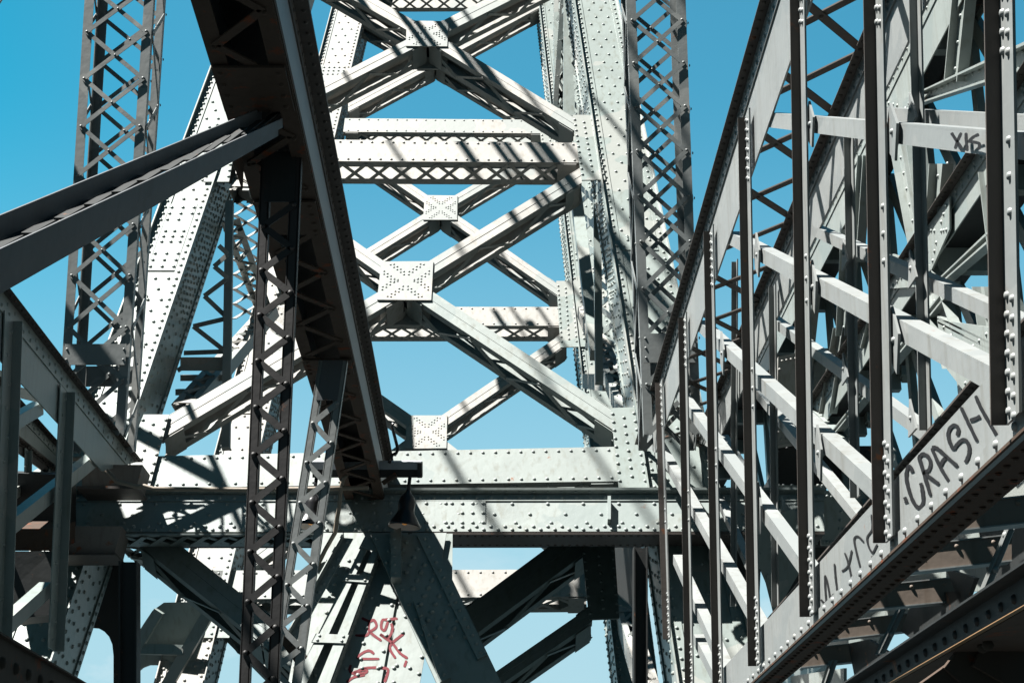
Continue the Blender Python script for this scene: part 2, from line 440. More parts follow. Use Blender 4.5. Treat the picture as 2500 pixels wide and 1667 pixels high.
# ------------------------------------------------------------------ far tower frame
bt = thing('tower_frame', 'farther X-braced steel tower frame standing behind the nearest one', 'tower', PL(1060, 1900, BPL))
LQ2 = qpx(BPL, (ext(811, 27, -.262, -300), -300), (ext(811, 27, -.262, 1750), 1750), (ext(880, 72, -.240, 1750), 1750), (ext(880, 72, -.240, -300), -300))
leg(bt, LQ2, 0.9, CREAM, splice=((t_at(LQ2, 160), t_at(LQ2, 260)), (t_at(LQ2, 950), t_at(LQ2, 1010))), pat=0.3, r=0.03)
RQ2 = qpx(BPL, (ext(1320, 40, .116, -300), -300), (ext(1320, 40, .116, 1750), 1750), (ext(1392, 40, .13, 1750), 1750), (ext(1392, 40, .13, -300), -300))
leg(bt, RQ2, 0.9, GREEN, splice=((0.58, 0.63),), pat=0.3, r=0.03)
beam(bt, qpx(BPL, (842, 289), (1330, 293), (1332, 326), (838, 322)), 0.45, CREAM, 0.42, 0.22, 0.02)
beam(bt, qpx(BPL, (640, 749), (1375, 749), (1379, 795), (630, 795)), 0.45, CREAM, 0.42, 0.22, 0.02)
beam(bt, qpx(BPL, (520, 1392), (1430, 1389), (1436, 1455), (505, 1462)), 0.45, CREAM, 0.5, 0.22, 0.022)
beam(bt, qpx(BPL, (900, -45), (1310, -45), (1312, -12), (895, -10)), 0.5, CREAM, 0.42, 0.22, 0.02)
for a, b, th in (((850, 30), (1062, 146), 22), ((1062, 146), (1318, 8), 22), ((850, 262), (1062, 150), 22), ((1062, 146), (1335, 306), 22),
                 ((842, 352), (1075, 510), 24), ((1075, 510), (1345, 352), 24), ((700, 742), (1075, 510), 26), ((1075, 510), (1368, 712), 27),
                 ((660, 790), (1040, 1056), 34), ((1040, 1056), (1385, 822), 33), ((600, 1375), (1040, 1056), 38), ((1040, 1056), (1425, 1360), 38),
                 ((520, 1480), (760, 1720), 40)):
    laced(bt, 'diagonal_brace', arm(BPL, a, b, th), 0.45, CREAM, 0.7, rows=(), bw=0.06)
gusset(bt, BPL, ((1020, 120), (1104, 120), (1104, 172), (1018, 172)), 0.008, CREAM, 0.018)
gusset(bt, BPL, ((1037, 479), (1117, 480), (1116, 539), (1033, 539)), 0.008, CREAM, 0.018)
gusset(bt, BPL, ((993, 1016), (1092, 1016), (1090, 1096), (990, 1097)), 0.008, CREAM, 0.018)
for qd in (((1358, 690), (1418, 690), (1430, 850), (1368, 852)), ((590, 1440), (520, 1440), (490, 1560), (560, 1560)),
           ((1312, 262), (1372, 262), (1386, 380), (1324, 382))):
    gusset(bt, BPL, qd, 0.03, GREEN, 0.028, x=False)

# ------------------------------------------------------------------ side bracing joining the two frames on the right
def side_post(parent, pa, pb, w, mat):
    """laced upright between two pixel points given with depth"""
    q = Q(PD(*pa) + V((0, -w / 2, 0)), PD(*pb) + V((0, -w / 2, 0)), PD(*pb) + V((0, w / 2, 0)), PD(*pa) + V((0, w / 2, 0)), V((-1, 0, 0)))
    return laced(parent, 'brace', q, 0.3, mat, 0.4, rows=(0.12, 0.88), rsp=0.22, seam=False)
sb = thing('side_bracing', 'shaded lattice bracing between the right legs of both tower frames', 'bracing', PD(1440, 1250, 29))
side_post(sb, (1352, -60, 40), (1352, 330, 37), 0.5, GREEN)
side_post(sb, (1372, -60, 38), (1345, 330, 37), 0.4, GREEN)
side_post(sb, (1410, 760, 34), (1520, 1040, 24.5), 0.5, CREAM)
side_post(sb, (1455, 1320, 31), (1490, 1450, 30), 0.5, CREAM)
side_post(sb, (1500, 1490, 31), (1560, 1690, 27), 0.9, CREAM)
m = MB()
for (x0, y0, d0), (x1, y1, d1), w in (((1389, -40, 36), (1388, 300, 34), .22), ((1397, 420, 33), (1455, 880, 28), .2), ((1456, 420, 29), (1462, 940, 27), .12)):
    m = MB(); m.bar(PD(x0, y0, d0), PD(x1, y1, d1), w, w, V((0, -1, 0))); m.build('brace', GREEN, sb)
lm = MB()
for i in range(13):
    y = -30 + i * 68
    x0, x1 = 1376 + 0.07 * y, 1418 + 0.11 * y
    d0, d1 = 36 - 0.003 * y, 32.5 - 0.004 * y
    lm.bar(PD(x0, y, d0), PD(x1, y + 60, d1), 0.10, 0.02, V((-1, 0, 0)))
    lm.bar(PD(x0, y + 60, d0), PD(x1, y, d1), 0.10, 0.02, V((-1, 0, 0)))
lm.build('lacing', GREEN, sb)
for y in (930,):
    m = MB(); m.bar(PD(1385 + .08 * y, y, 34), PD(1440 + .08 * y, y + 4, 29), 0.28, 0.3, V((-1, 0, 0))); m.build('rung', CREAM, sb)

sbl = thing('side_bracing', 'lattice bracing between the left legs of both tower frames', 'bracing', PD(560, 1250, 29))
for pa, pb, w in (((565, 480, 27), (745, -60, 37), .5), ((545, 560, 27.5), (625, 760, 33), .5), ((425, 1000, 24), (640, 760, 33), .5), ((300, 1345, 23), (500, 1480, 30), .7)):
    side_post(sbl, pa, pb, w, CREAM)
m = MB()
for pa, pb, w in (((562, 500, 27), (553, 1100, 24.8), 0.12), ((700, 620, 34), (640, 300, 36), .4), ((662, 600, 34), (705, 740, 33), .35)):
    m = MB(); m.bar(PD(*pa), PD(*pb), w, w, V((0, -1, 0))); m.build('brace', CREAM, sbl)
lm = MB()
for (xa, ya), (xb, yb) in (((529, 651), (556, 679)), ((505, 723), (556, 680)), ((505, 723), (556, 777)), ((478, 797), (556, 777)), ((478, 797), (556, 862)), ((455, 862), (556, 858)), ((540, 600), (556, 620)), ((529, 651), (556, 622)), ((440, 905), (470, 880))):
    lm.bar(PD(xa - 6, ya, 26), PD(xb, yb, 26), 0.07, 0.015, V((0, -1, 0)))
lm.build('lacing', CREAM, sbl)
lm = MB()
for i in range(9):
    y = 455 + i * 36
    lm.bar(PD(572, y, 29), PD(632, y + 36, 33), 0.07, 0.015, V((0, -1, 0)))
    lm.bar(PD(572, y + 36, 29), PD(632, y, 33), 0.07, 0.015, V((0, -1, 0)))
lm.build('lacing', CREAM, sbl)
for x0, x1, y0, y1, d in ((440, 556, 872, 905, 25.6), (440, 550, 915, 930, 26), (428, 515, 950, 965, 25.5)):
    m = MB(); q = Q(PD(x0, y0, d), PD(x1, y0, d), PD(x1, y1, d), PD(x0, y1, d)); m.slab(q, 0, 1, 0, 1, -.25, 0); m.build('rung', CREAM, sbl)

# ------------------------------------------------------------------ lattice columns
def lattice_column(label, d, fl, fr, y0, y1, depth, mat, wl=0.10, pitch=0.63, batten=None):
    """fl/fr: (x at y0, x at y1) of the outer left and outer right edges"""
    n = V((0, -1, 0)); k = n.dot(PD((fl[0] + fr[0]) / 2, 400, d)); pl = (n, k)
    q = qpx(pl, (fl[0], y0), (fl[1], y1), (fr[1], y1), (fr[0], y0))
    root = thing('lattice_column', label, 'column', q.P(1, .5))
    a, w = wl / q.W, 0.012 / q.W
    for u, sg in ((0, 1), (1, -1)):
        for v0, sv in ((0, -1), (-depth, 1)):
            m = MB()
            uu = sorted((u, u + sg * a)); m.slab(q, 0, 1, uu[0], uu[1], *sorted((v0, v0 + sv * 0.012)))
            uu = sorted((u, u + sg * w)); m.slab(q, 0, 1, uu[0], uu[1], *sorted((v0 + sv * 0.0125, v0 + sv * wl)))
            m.build('corner_angle', mat, root)
    k = int(q.L / pitch)
    for face in ('front', 'back', 'left', 'right'):
        m = MB()
        for i in range(k):
            ta, tb = i / k, (i + 1) / k
            if face in ('front', 'back'):
                v = 0.0005 if face == 'front' else -depth - 0.0225
                e = n
                ps = (q.P(ta, a * .5, v), q.P(tb, 1 - a * .5, v), q.P(ta, 1 - a * .5, v + .0115), q.P(tb, a * .5, v + .0115))
            else:
                u = -0.011 / q.W if face == 'left' else 1 + 0.0005 / q.W
                e = (q.P(.5, 1) - q.P(.5, 0)).normalized()
                ps = (q.P(ta, u, -wl * .5), q.P(tb, u, -depth + wl * .5), q.P(ta, u, -depth + wl * .5), q.P(tb, u, -wl * .5))
            if face in ('front', 'back'): m.bar(ps[0], ps[1], 0.056, 0.010, e); m.bar(ps[2], ps[3], 0.056, 0.010, e)
            else: m.bar(*((ps[0], ps[1]) if i % 2 else (ps[2], ps[3])), 0.06, 0.010, e)
            for p in (ps[0], ps[2]): m.rivet(p + e * (0.021 if face in ('front', 'right') else 0.011), e if face in ('front', 'right') else -e, 0.02)
            m.rivet(ps[0].lerp(ps[1], .5) + e * 0.021, e, 0.016)
        m.build('lacing', mat, root)
    if batten:
        m = MB(); m.slab(q, batten[0], batten[1], a * .3, 1 - a * .3, 0.024, 0.036)
        m.row(q, a * .55, .12, .016, .036, batten[0], batten[1]); m.row(q, 1 - a * .55, .12, .016, .036, batten[0], batten[1])
        m.slab(q, batten[0], batten[1], a * .3, 1 - a * .3, -depth - .05, -depth - .036)
        m.build('batten_plate', mat, root)
    return root
lattice_column('slate grey laced column rising in front of the left tower leg', 21.5, (222, 140), (392, 302), -250, 1060, 0.78, SLATE, 0.115, 0.62, (0.848, 0.884))
lattice_column('slate grey laced column rising in front of the right tower leg', 21.5, (1519, 1572), (1665, 1712), -250, 1060, 0.72, SLATE, 0.115, 0.60, (0.83, 0.88))

# ------------------------------------------------------------------ main cross girder
cg = thing('cross_girder', 'deep riveted plate girder crossing the whole view below the tower', 'girder', PL(1100, 1330, GP))
x0, x1 = 100, 2012
GQ = qpx(GP, (x0, 1210), (x1, 1208), (x1, 1298), (x0, 1300))
m = MB(); m.slab(GQ, 0, 1, 0, 1, -0.02, 0)
m.slab(GQ, 0, 1, 0.0, 0.17, 0, 0.016); m.slab(GQ, 0, 1, 0.82, 1.0, 0, 0.016)
for u, vv, sp, ph in ((0.085, .016, .17, .5), (0.24, 0, .42, .2), (0.52, 0, .42, .7), (0.75, 0, .42, .3), (0.87, .016, .17, .5), (0.95, .016, .17, .0)):
    m.row(GQ, u, sp, 0.026, vv, ph=ph)
m.slab(GQ, 0, 1, 0.02, 0.45, -0.62, -0.60)
m.build('web', GIRD, cg)
def flange(name, e, drop, mat, y_in, y_out, th=0.03, riv=None):
    A, B = (GQ.A, GQ.B) if e == 0 else (GQ.D, GQ.C)
    A = A + V((0, 0, drop)); B = B + V((0, 0, drop))
    m = MB(); n_ = GQ.n; a = [A + n_ * y_out, B + n_ * y_out, B - n_ * y_in, A - n_ * y_in]
    m.hexa(a + [x + V((0, 0, th)) for x in a])
    if riv:
        for i in range(int((B - A).length / .17)):
            t = (i + .5) * .17 / (B - A).length
            for f_ in riv: m.rivet(A.lerp(B, t) + n_ * f_, V((0, 0, -1)), 0.02)
    return m.build(name, mat, cg)
flange('top_flange', 0, 0.01, GIRD, 0.30, 0.085, riv=(.05,))
m = MB(); a = [GQ.A + V((0, .02, -.06)), GQ.B + V((0, .02, -.06)), GQ.B + V((0, 2.75, -.06)), GQ.A + V((0, 2.75, -.06))]; m.hexa(a + [x + V((0, 0, .05)) for x in a]); m.build('hidden_shade_plate', DARK, cg)  # unseen plate added behind the girder to shade the lower braces
m = MB(); A, B = GQ.D + V((0, 0, -.035)), GQ.C + V((0, 0, -.035))
T = 0.50
def gx(px): return (px - x0) / (x1 - x0)
a = [A.lerp(B, gx(905)) + V((0, -.03, 0)), B + V((0, -.03, 0)), B + V((0, .62, 0)), A.lerp(B, gx(905)) + V((0, .62, 0))]
m.hexa(a + [x + V((0, 0, .03)) for x in a])
for i in range(60):
    p = A.lerp(B, gx(920) + (1 - gx(920)) * i / 60)
    for f_ in (0.05, .56): m.rivet(p + V((0, f_, 0)), V((0, 0, -1)), 0.02)
m.build('bottom_flange', FLANGE, cg)
m = MB()
for ya, yb in ((-.03, .08), (.44, .62)):
    a = [A + V((0, ya, 0)), A.lerp(B, gx(904)) + V((0, ya, 0)), A.lerp(B, gx(904)) + V((0, yb, 0)), A + V((0, yb, 0))]
    m.hexa(a + [x + V((0, 0, .02)) for x in a])
m.build('bottom_flange', GIRD, cg)
m = MB()
for i in range(16):
    ta, tb = gx(100 + i * 50), gx(150 + i * 50)
    for p, q_ in ((ta, tb), (tb, ta)):
        m.bar(A.lerp(B, p) + V((0, 0.02, -.012 - .012 * (p > q_))), A.lerp(B, q_) + V((0, .50, -.012 - .012 * (p > q_))), .07, .01, V((0, 0, 1)))
m.build('lacing', GIRD, cg)
m = MB(); sl = gx(860), gx(1182)
m.slab(GQ, sl[0], sl[1], 0.175, 0.815, 0, 0.014); m.grid(GQ, gx(1100), gx(1176), 0.24, 0.76, .115, .026, .014, drop=.05)
m.grid(GQ, gx(990), gx(1085), 0.24, 0.76, .19, .026, .014, drop=.1); m.grid(GQ, gx(868), gx(950), .22, .78, .14, .026, .014, drop=.06)
m.build('splice_plate', GIRD, cg)
m = MB(); m.slab(GQ, gx(790), gx(858), .20, .80, 0, .014); m.grid(GQ, gx(796), gx(852), .25, .75, .16, .02, .014, stag=True); m.build('splice_plate', GIRD, cg)
for px in (1480, 1905, 1955):
    m = MB(); t = gx(px); m.slab(GQ, t, t + .004, .18, .81, 0.0, .11); m.build('stiffener', GIRD, cg)

# ------------------------------------------------------------------ overhead central girder (runs along the bridge)
D0, D1 = 8.6, 21.4
c0, c1 = PD(566, 0, 10.0), None
XC, ZC = c0.x, c0.z
hw = 0.225
def oy(y):      # world Y where the underside centre line is seen at image row y
    r = ray(566 + (y * 0.306), y); return r.y * ZC / r.z
Y0, Y1 = oy(0) - 1.6, oy(1290)
og = thing('overhead_girder', 'dark rusty laced box girder passing overhead along the bridge centre', 'girder', (XC, Y1, ZC))
m = MB(); hh = 0.50
for sx_ in (-1, 1):
    m.box((XC + sx_ * hw - .008, Y0, ZC + 0.004), (XC + sx_ * hw + .008, Y1, ZC + hh))
m.build('web', STEEL, og)
m = MB(); m.box((XC - hw - .10, Y0, ZC + hh + .004), (XC + hw + .115, Y1, ZC + hh + .03))
m.box((XC + hw + .0085, Y0, ZC + hh - .10), (XC + hw + .02, Y1, ZC + hh))
yy = Y0
while yy < Y1:
    m.rivet(V((XC + hw + .075, yy, ZC + hh + .004)), V((0, 0, -1)), .017)
    m.rivet(V((XC + hw + .02, yy + .05, ZC + hh - .05)), V((1, 0, 0)), .017); yy += .145
m.build('cover_plate', FLANGE, og)
m = MB()
for sx_ in (-1, 1):
    a, b = sorted((XC + sx_ * (hw + .008), XC + sx_ * (hw - .10)))
    m.box((a, Y0, ZC - .014), (b, Y1, ZC))
m.box((XC + hw + .0085, Y0, ZC), (XC + hw + .016, Y1, ZC + .05))
m.build('bottom_flange', BROWN, og)
m = MB(); yy = Y0; k = 0
while yy + .42 < Y1 - .6:
    s_ = 1 if k % 2 else -1
    m.bar(V((XC - s_ * (hw - .06), yy, ZC - .0155)), V((XC + s_ * (hw - .06), yy + .42, ZC - .0155)), .06, -.012, V((0, 0, 1)))
    m.rivet(V((XC - s_ * (hw - .05), yy + .02, ZC - .028)), V((0, 0, -1)), .017)
    yy += .42; k += 1
m.build('lacing', BROWN, og)
for ya, yb, mat in ((oy(258), oy(150), BROWN), (oy(560), oy(480), BROWN), (oy(905), oy(868), BROWN), (oy(1250), oy(1216), GIRD), (oy(-20), oy(-60), BROWN)):
    ya, yb = sorted((ya, yb)); m = MB(); m.box((XC - hw, ya, ZC - .045), (XC + hw, yb, ZC - .03))
    for i in range(4):
        for sx_ in (-1, 1): m.rivet(V((XC + sx_ * (hw - .045), ya + (yb - ya) * (i + .5) / 4, ZC - .045)), V((0, 0, -1)), .02)
    m.build('tie_plate', mat, og)
m = MB(); m.box((XC - hw - .008, Y1, ZC - .03), (XC + hw + .008, Y1 + .02, ZC + hh))
m.build('end_plate', GIRD, og)

# ------------------------------------------------------------------ knee brace left of the overhead girder
kb = thing('knee_brace', 'dark double-channel brace slanting up from the left edge to the overhead girder', 'brace', PD(0, 660, 7.4))
def two_d(pa, da, pb, db, pc, dc, pd, dd): return Q(PD(*pa, da), PD(*pb, db), PD(*pc, dc), PD(*pd, dd))
KA, KB = 7.2, 11.3
def kq(y0a, y1a, y0b, y1b, xa=-120, xb=690, dA=0.0):
    sa = (y0b - y0a) / 690.0
    ex = lambda ya, yb, x: ya + (yb - ya) * x / 690.0
    dp = lambda x: (KA + (KB - KA) * x / 690.0) + dA
    return Q(PD(xa, ex(y0a, y0b, xa), dp(xa)), PD(xb, ex(y0a, y0b, xb), dp(xb)), PD(xb, ex(y1a, y1b, xb), dp(xb)), PD(xa, ex(y1a, y1b, xa), dp(xa)))
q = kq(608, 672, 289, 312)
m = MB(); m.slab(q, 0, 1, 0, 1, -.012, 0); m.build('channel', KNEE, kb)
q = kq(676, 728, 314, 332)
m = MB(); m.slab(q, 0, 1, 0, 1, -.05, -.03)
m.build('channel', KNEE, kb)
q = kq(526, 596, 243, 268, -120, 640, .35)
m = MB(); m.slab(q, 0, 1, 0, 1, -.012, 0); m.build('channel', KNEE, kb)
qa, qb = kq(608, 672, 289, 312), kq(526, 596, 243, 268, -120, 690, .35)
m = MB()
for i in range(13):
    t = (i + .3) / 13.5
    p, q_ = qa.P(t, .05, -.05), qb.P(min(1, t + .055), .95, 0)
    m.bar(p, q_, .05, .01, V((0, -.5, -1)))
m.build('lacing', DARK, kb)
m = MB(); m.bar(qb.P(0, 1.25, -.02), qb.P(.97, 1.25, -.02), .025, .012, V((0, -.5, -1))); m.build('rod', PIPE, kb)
# plate tying it to the overhead girder
m = MB(); m.box((XC - hw, oy(395), ZC - .20), (XC - hw + .012, oy(300), ZC + .2)); m.build('gusset_plate', BROWN, kb)

# ------------------------------------------------------------------ trusses beside the walkway
def xplane(x): return (V((1, 0, 0)), x)
def chord(parent, name, x, top, bot, sgn, mat, fl_at, fw=0.09, seam=0.30, rr=0.018, rsp=0.2, dbl=True, th=.014, fin=None):
    """web in the plane X=x. top/bot: ((px,py),(px,py)) far..near edges; sgn: outward side (-1 faces left)"""
    pl = xplane(x)
    q = Q(PL(*top[0], pl), PL(*top[1], pl), PL(*bot[1], pl), PL(*bot[0], pl), V((sgn, 0, 0)))
    m = MB(); m.slab(q, 0, 1, 0, 1, -th, 0)
    u0, u1 = (0, seam) if fl_at == 'top' else (1 - seam, 1)
    m.slab(q, 0, 1, u0, u1, 0, .012)
    m.row(q, u0 + .36 * seam, rsp, rr, .012); 
    if dbl: m.row(q, u0 + .72 * seam, rsp, rr, .012, ph=0.0)
    o = m.build(name, mat, parent)
    f = MB(); e = 0.0 if fl_at == 'top' else 1.0; w = .014 / q.W
    ua, ub = (e, e + w) if fl_at == 'top' else (e - w, e)
    f.slab(q, 0, 1, ua, ub, .0125, fw); f.slab(q, 0, 1, ua, ub, -(fin or fw), -th - .0005)
    hang = (q.P(.5, 1) - q.P(.5, 0)).normalized() * (1 if fl_at == 'top' else 1)
    k = int(q.L / .12)
    for i in range(k):
        for vv in ((fw * .62, -fw * .62) if not fin else (-fin * .3, -fin * .8)):
            f.rivet(q.P((i + .5) / k, ub, vv), hang, .017)
    f.build('flange', BROWN if fin else FLANGE, o)
    return q

# right truss: near plane X1, second plane X2
X1, X2 = 2.09, 2.90
rt = thing('walkway_truss', 'grey side truss on the right with tall posts and black painted scrawls', 'truss', (X1, 10.0, 2.0))
TQ = chord(rt, 'top_chord', X1, ((1566, 1085), (1960, -255)), ((1600, 1105), (2068, -255)), -1, GREY, 'top', .09, .22, .019, .19)
BQ = chord(rt, 'bottom_chord', X1, ((1700, 1702), (2620, 692)), ((1700, 1800), (2620, 955)), -1, GREY, 'bottom', .026, .24, .022, .26, fin=.2, dbl=False)
PX1 = xplane(X1)
posts = [((1620, 935), (1640, 1560)), ((1679, 776), (1697, 1700)), ((1744, 566), (1768, 1720)), ((1832, 289), (1858, 1625)), ((1963, -120), (1990, 1505)), ((2150, -160), (2178, 1325)), ((2459, -160), (2479, 1038))]
def truss_post(parent, x, a, b, mat, la=0.18, lb=0.06, sgn=-1, riv=True):
    pl = xplane(x); A, B = PL(*a, pl), PL(*b, pl)
    n = V((sgn, 0, 0)); yv = V((0, 1, 0))
    m = MB()
    o = n * .0265
    m.hexa([A + o, A + o + yv * -la, B + o - yv * la, B + o, A + o + n * .012, A + o - yv * la + n * .012, B + o - yv * la + n * .012, B + o + n * .012])
    c = [A + o + n * .0125, A + o + n * (lb + .012), B + o + n * (lb + .012), B + o + n * .0125]
    fm = MB(); fm.hexa(c + [p - yv * .012 for p in c])
    if riv:
        L = (B - A).length
        for t0, k in ((0, 7), (1, 7), (.5, 3)):
            for i in range(k):
                d = (i * .075 + .04) if k > 3 else (i - 1) * .14
                t = d / L if t0 == 0 else (1 - d / L if t0 == 1 else .5 + d / L)
                for f_ in ((.05, .12) if k > 3 else (.11,)):
                    m.rivet(A.lerp(B, t) + o + n * .012 - yv * f_ + (B - A).normalized() * (0.037 if f_ > .1 else 0), n, .019)
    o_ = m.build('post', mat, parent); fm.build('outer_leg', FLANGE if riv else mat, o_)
    return o_
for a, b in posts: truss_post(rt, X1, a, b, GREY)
def truss_diag(parent, x, p, q_, w, d, mat, name='diagonal', off=0.0):
    pl = xplane(x); A, B = PL(*p, pl), PL(*q_, pl); n = V((-1, 0, 0))
    a = (B - A).normalized(); s = a.cross(n); s = s if s.z > 0 else -s
    m = MB()
    def bx(s0, s1, n0, n1): m.hexa([A + s * s0 + n * n0, B + s * s0 + n * n0, B + s * s1 + n * n0, A + s * s1 + n * n0, A + s * s0 + n * n1, B + s * s0 + n * n1, B + s * s1 + n * n1, A + s * s1 + n * n1])
    bx(w / 2 - .012, w / 2, off - d, off); bx(-w / 2, w / 2 - .0125, off - .012, off)
    bx(-w / 2, -w / 2 + .012, off - d, off - .0125)
    return m.build(name, mat, parent)
for p, q_ in (((1868, 293), (2560, 365)), ((1772, 580), (2440, 942)), ((1700, 795), (2160, 1232)), ((1642, 953), (1968, 1412)), ((1598, 1087), (1850, 1550)), ((1640, 1365), (1765, 1650)), ((1690, 1560), (1760, 1700))):
    truss_diag(rt, X1, p, q_, .105, .10, GREY, off=-.015)
# small node plates
for c, w, h in (((1984, 303), .12, .16), ((2186, 322), .12, .16), ((1853, 622), .12, .18), ((1991, 700), .12, .18), ((2190, 830), .12, .18), ((1767, 862), .12, .2), ((2004, 1105), .1, .18), ((1858, 1240), .1, .2)):
    p = PL(*c, PX1) + V((-.003, 0, 0)); yv, zv = V((0, 1, 0)), V((0, 0, 1)); m = MB()
    pts = [p + yv * w + zv * h * .3, p + zv * h, p - yv * w * .8, p - zv * h, p + yv * w - zv * h * .3]
    m.prism(pts, V((-.014, 0, 0))); m.rivet(p + V((-.014, 0, 0)), V((-1, 0, 0)), .018)
    m.build('node_plate', GREY, rt)
# second web of the same truss and the lacing over the top
TQ2 = chord(rt, 'top_chord', X2, ((1708, 1078), (2290, -285)), ((1742, 1100), (2400, -285)), -1, GREY, 'top', .09, .22, .019, .19)
BQ2 = chord(rt, 'bottom_chord', X2, ((1840, 1568), (2690, 600)), ((1842, 1625), (2690, 760)), -1, GREY, 'top', .08, .35, .02, .17)
m = MB(); zt = max(TQ.A.z, TQ.B.z) + .01
ya, yb, step = TQ.B.y, TQ.A.y, 1.03
yy = ya; k = 0
while yy < yb - .5:
    zz = TQ.B.z + (TQ.A.z - TQ.B.z) * (yy - ya) / (yb - ya) + .016
    m.bar(V((X1, yy, zz)), V((X2, yy + step, zz)), .075, .012, V((0, 0, 1))); m.bar(V((X2, yy, zz + .0125)), V((X1, yy + step, zz + .0125)), .075, .012, V((0, 0, 1)))
    m.rivet(V(((X1 + X2) / 2, yy + step / 2, zz)), V((0, 0, -1)), .02)
    yy += step
m.build('lacing', FLANGE, rt)
for a, b in (((1795, 640), (1808, 1480)), ((1888, 700), (1912, 1480)), ((2077, 330), (2109, 1215)), ((2239, -100), (2283, 1050)), ((1800 - 62, 940), (1752, 1500))):
    truss_post(rt, X2, (a[0] + 10, a[1]), (b[0] - 6, b[1]), GREY, .10, .05, riv=False)
for p, q_ in (((2056, 272), (2560, 305)), ((1980, 562), (2560, 828)), ((1870, 775), (2285, 1085)), ((1820, 930), (2120, 1305)), ((1760, 1070), (1960, 1400)), ((1732, 1180), (1830, 1400))):
    truss_diag(rt, X2, p, q_, .09, .09, GREY, off=0.0)
for c in ((2262, 270), (2092, 620), (2262, 655), (2262, 1020), (2092, 900)):
    p = PL(*c, xplane(X2)) + V((-.09, 0, 0)); yv, zv = V((0, 1, 0)), V((0, 0, 1)); m = MB()
    m.prism([p + yv * .11 - zv * .1, p + zv * .13, p - yv * .11 - zv * .1], V((-.014, 0, 0))); m.rivet(p + V((-.014, 0, 0)), V((-1, 0, 0)), .018)
    m.build('node_plate', GREY, rt)
# spray painted scrawls
def scrawl(parent, pl, n, strokes, ox, oy_, w, mat, lift=.004, name='graffiti', k=3.76):
    '''spray strokes lying on the plane pl; w is the stroke width as seen in the photo'''
    m = MB()
    for st in strokes:
        pts = [V((ox + x / k, oy_ + y / k, 0)) for x, y in st]; sp = []; c = len(pts)
        for i in range(c - 1):
            p0, p1, p2, p3 = pts[max(i - 1, 0)], pts[i], pts[i + 1], pts[min(i + 2, c - 1)]
            for j in range(6):
                t = j / 6.0
                sp.append(0.5 * ((2 * p1) + (p2 - p0) * t + (2 * p0 - 5 * p1 + 4 * p2 - p3) * t * t + (3 * p1 - p0 - 3 * p2 + p3) * t ** 3))
        sp.append(pts[-1]); b = len(m.v); c = len(sp)
        for i, p in enumerate(sp):
            d = (sp[min(i + 1, c - 1)] - sp[max(i - 1, 0)]).normalized(); e = V((-d.y, d.x, 0))
            ww = w * (0.5 if 0 < i < c - 1 else 0.30) * random.uniform(0.88, 1.12)
            m.v += [tuple(PL(*(p - e * ww).xy, pl) + n * lift), tuple(PL(*(p + e * ww).xy, pl) + n * lift)]
        for i in range(c - 1):
            o = b + i * 2; m.f.append((o, o + 1, o + 3, o + 2)); m.sm.append(False)
    return m.build(name, mat, parent)
NX = V((-1, 0, 0))
scrawl(rt, PX1, NX, [[(1335, 1200), (1320, 1155), (1292, 1150), (1277, 1250), (1310, 1390), (1355, 1490), (1398, 1520), (1432, 1470), (1424, 1360), (1410, 1295)],
    [(1390, 1050), (1445, 1230), (1500, 1415)], [(1392, 1060), (1432, 1030), (1482, 1060), (1500, 1120), (1480, 1180), (1432, 1192)], [(1432, 1194), (1500, 1250), (1580, 1308)],
    [(1510, 975), (1590, 1150), (1675, 1290)], [(1512, 970), (1560, 978), (1660, 1065), (1750, 1145)], [(1595, 1135), (1615, 1090), (1645, 1060)],
    [(1745, 862), (1756, 800), (1722, 765), (1682, 790), (1662, 850), (1680, 930), (1712, 980), (1742, 945), (1790, 902), (1832, 912), (1856, 970), (1850, 1040), (1820, 1110)],
    [(1780, 600), (1850, 750), (1930, 915)], [(1915, 495), (1960, 600), (2040, 740), (2110, 860)], [(1862, 722), (1910, 708), (1960, 682)],
    [(1262, 1425), (1272, 1450), (1280, 1480)], [(2062, 600), (2072, 635), (2080, 670)]], 1875, 834, 9, INK, k=3.763)
scrawl(rt, PX1, NX, [[(545, 880), (530, 700), (530, 580), (560, 700), (592, 910)], [(490, 800), (540, 832), (612, 745)], [(615, 470), (625, 600), (640, 720)], [(710, 370), (745, 480), (790, 690)],
    [(682, 540), (740, 490), (775, 345)], [(885, 272), (830, 220), (796, 250), (820, 380), (856, 520)], [(855, 540), (882, 590), (932, 490)], [(955, 20), (962, 150), (916, 230), (932, 320), (970, 380)],
    [(965, 380), (1010, 290)], [(960, 400), (972, 500)]], 1875, 1250, 4.5, INK, lift=.004)
scrawl(rt, PX1, NX, [[(1700, 1220), (1745, 1290), (1800, 1370)], [(1792, 1220), (1760, 1290), (1735, 1370)], [(1835, 1220), (1838, 1300), (1848, 1390)], [(1955, 1235), (1900, 1262), (1852, 1310)], [(1870, 1302), (1955, 1320), (1950, 1372)]], 1875, 0, 8, INK, lift=.008)

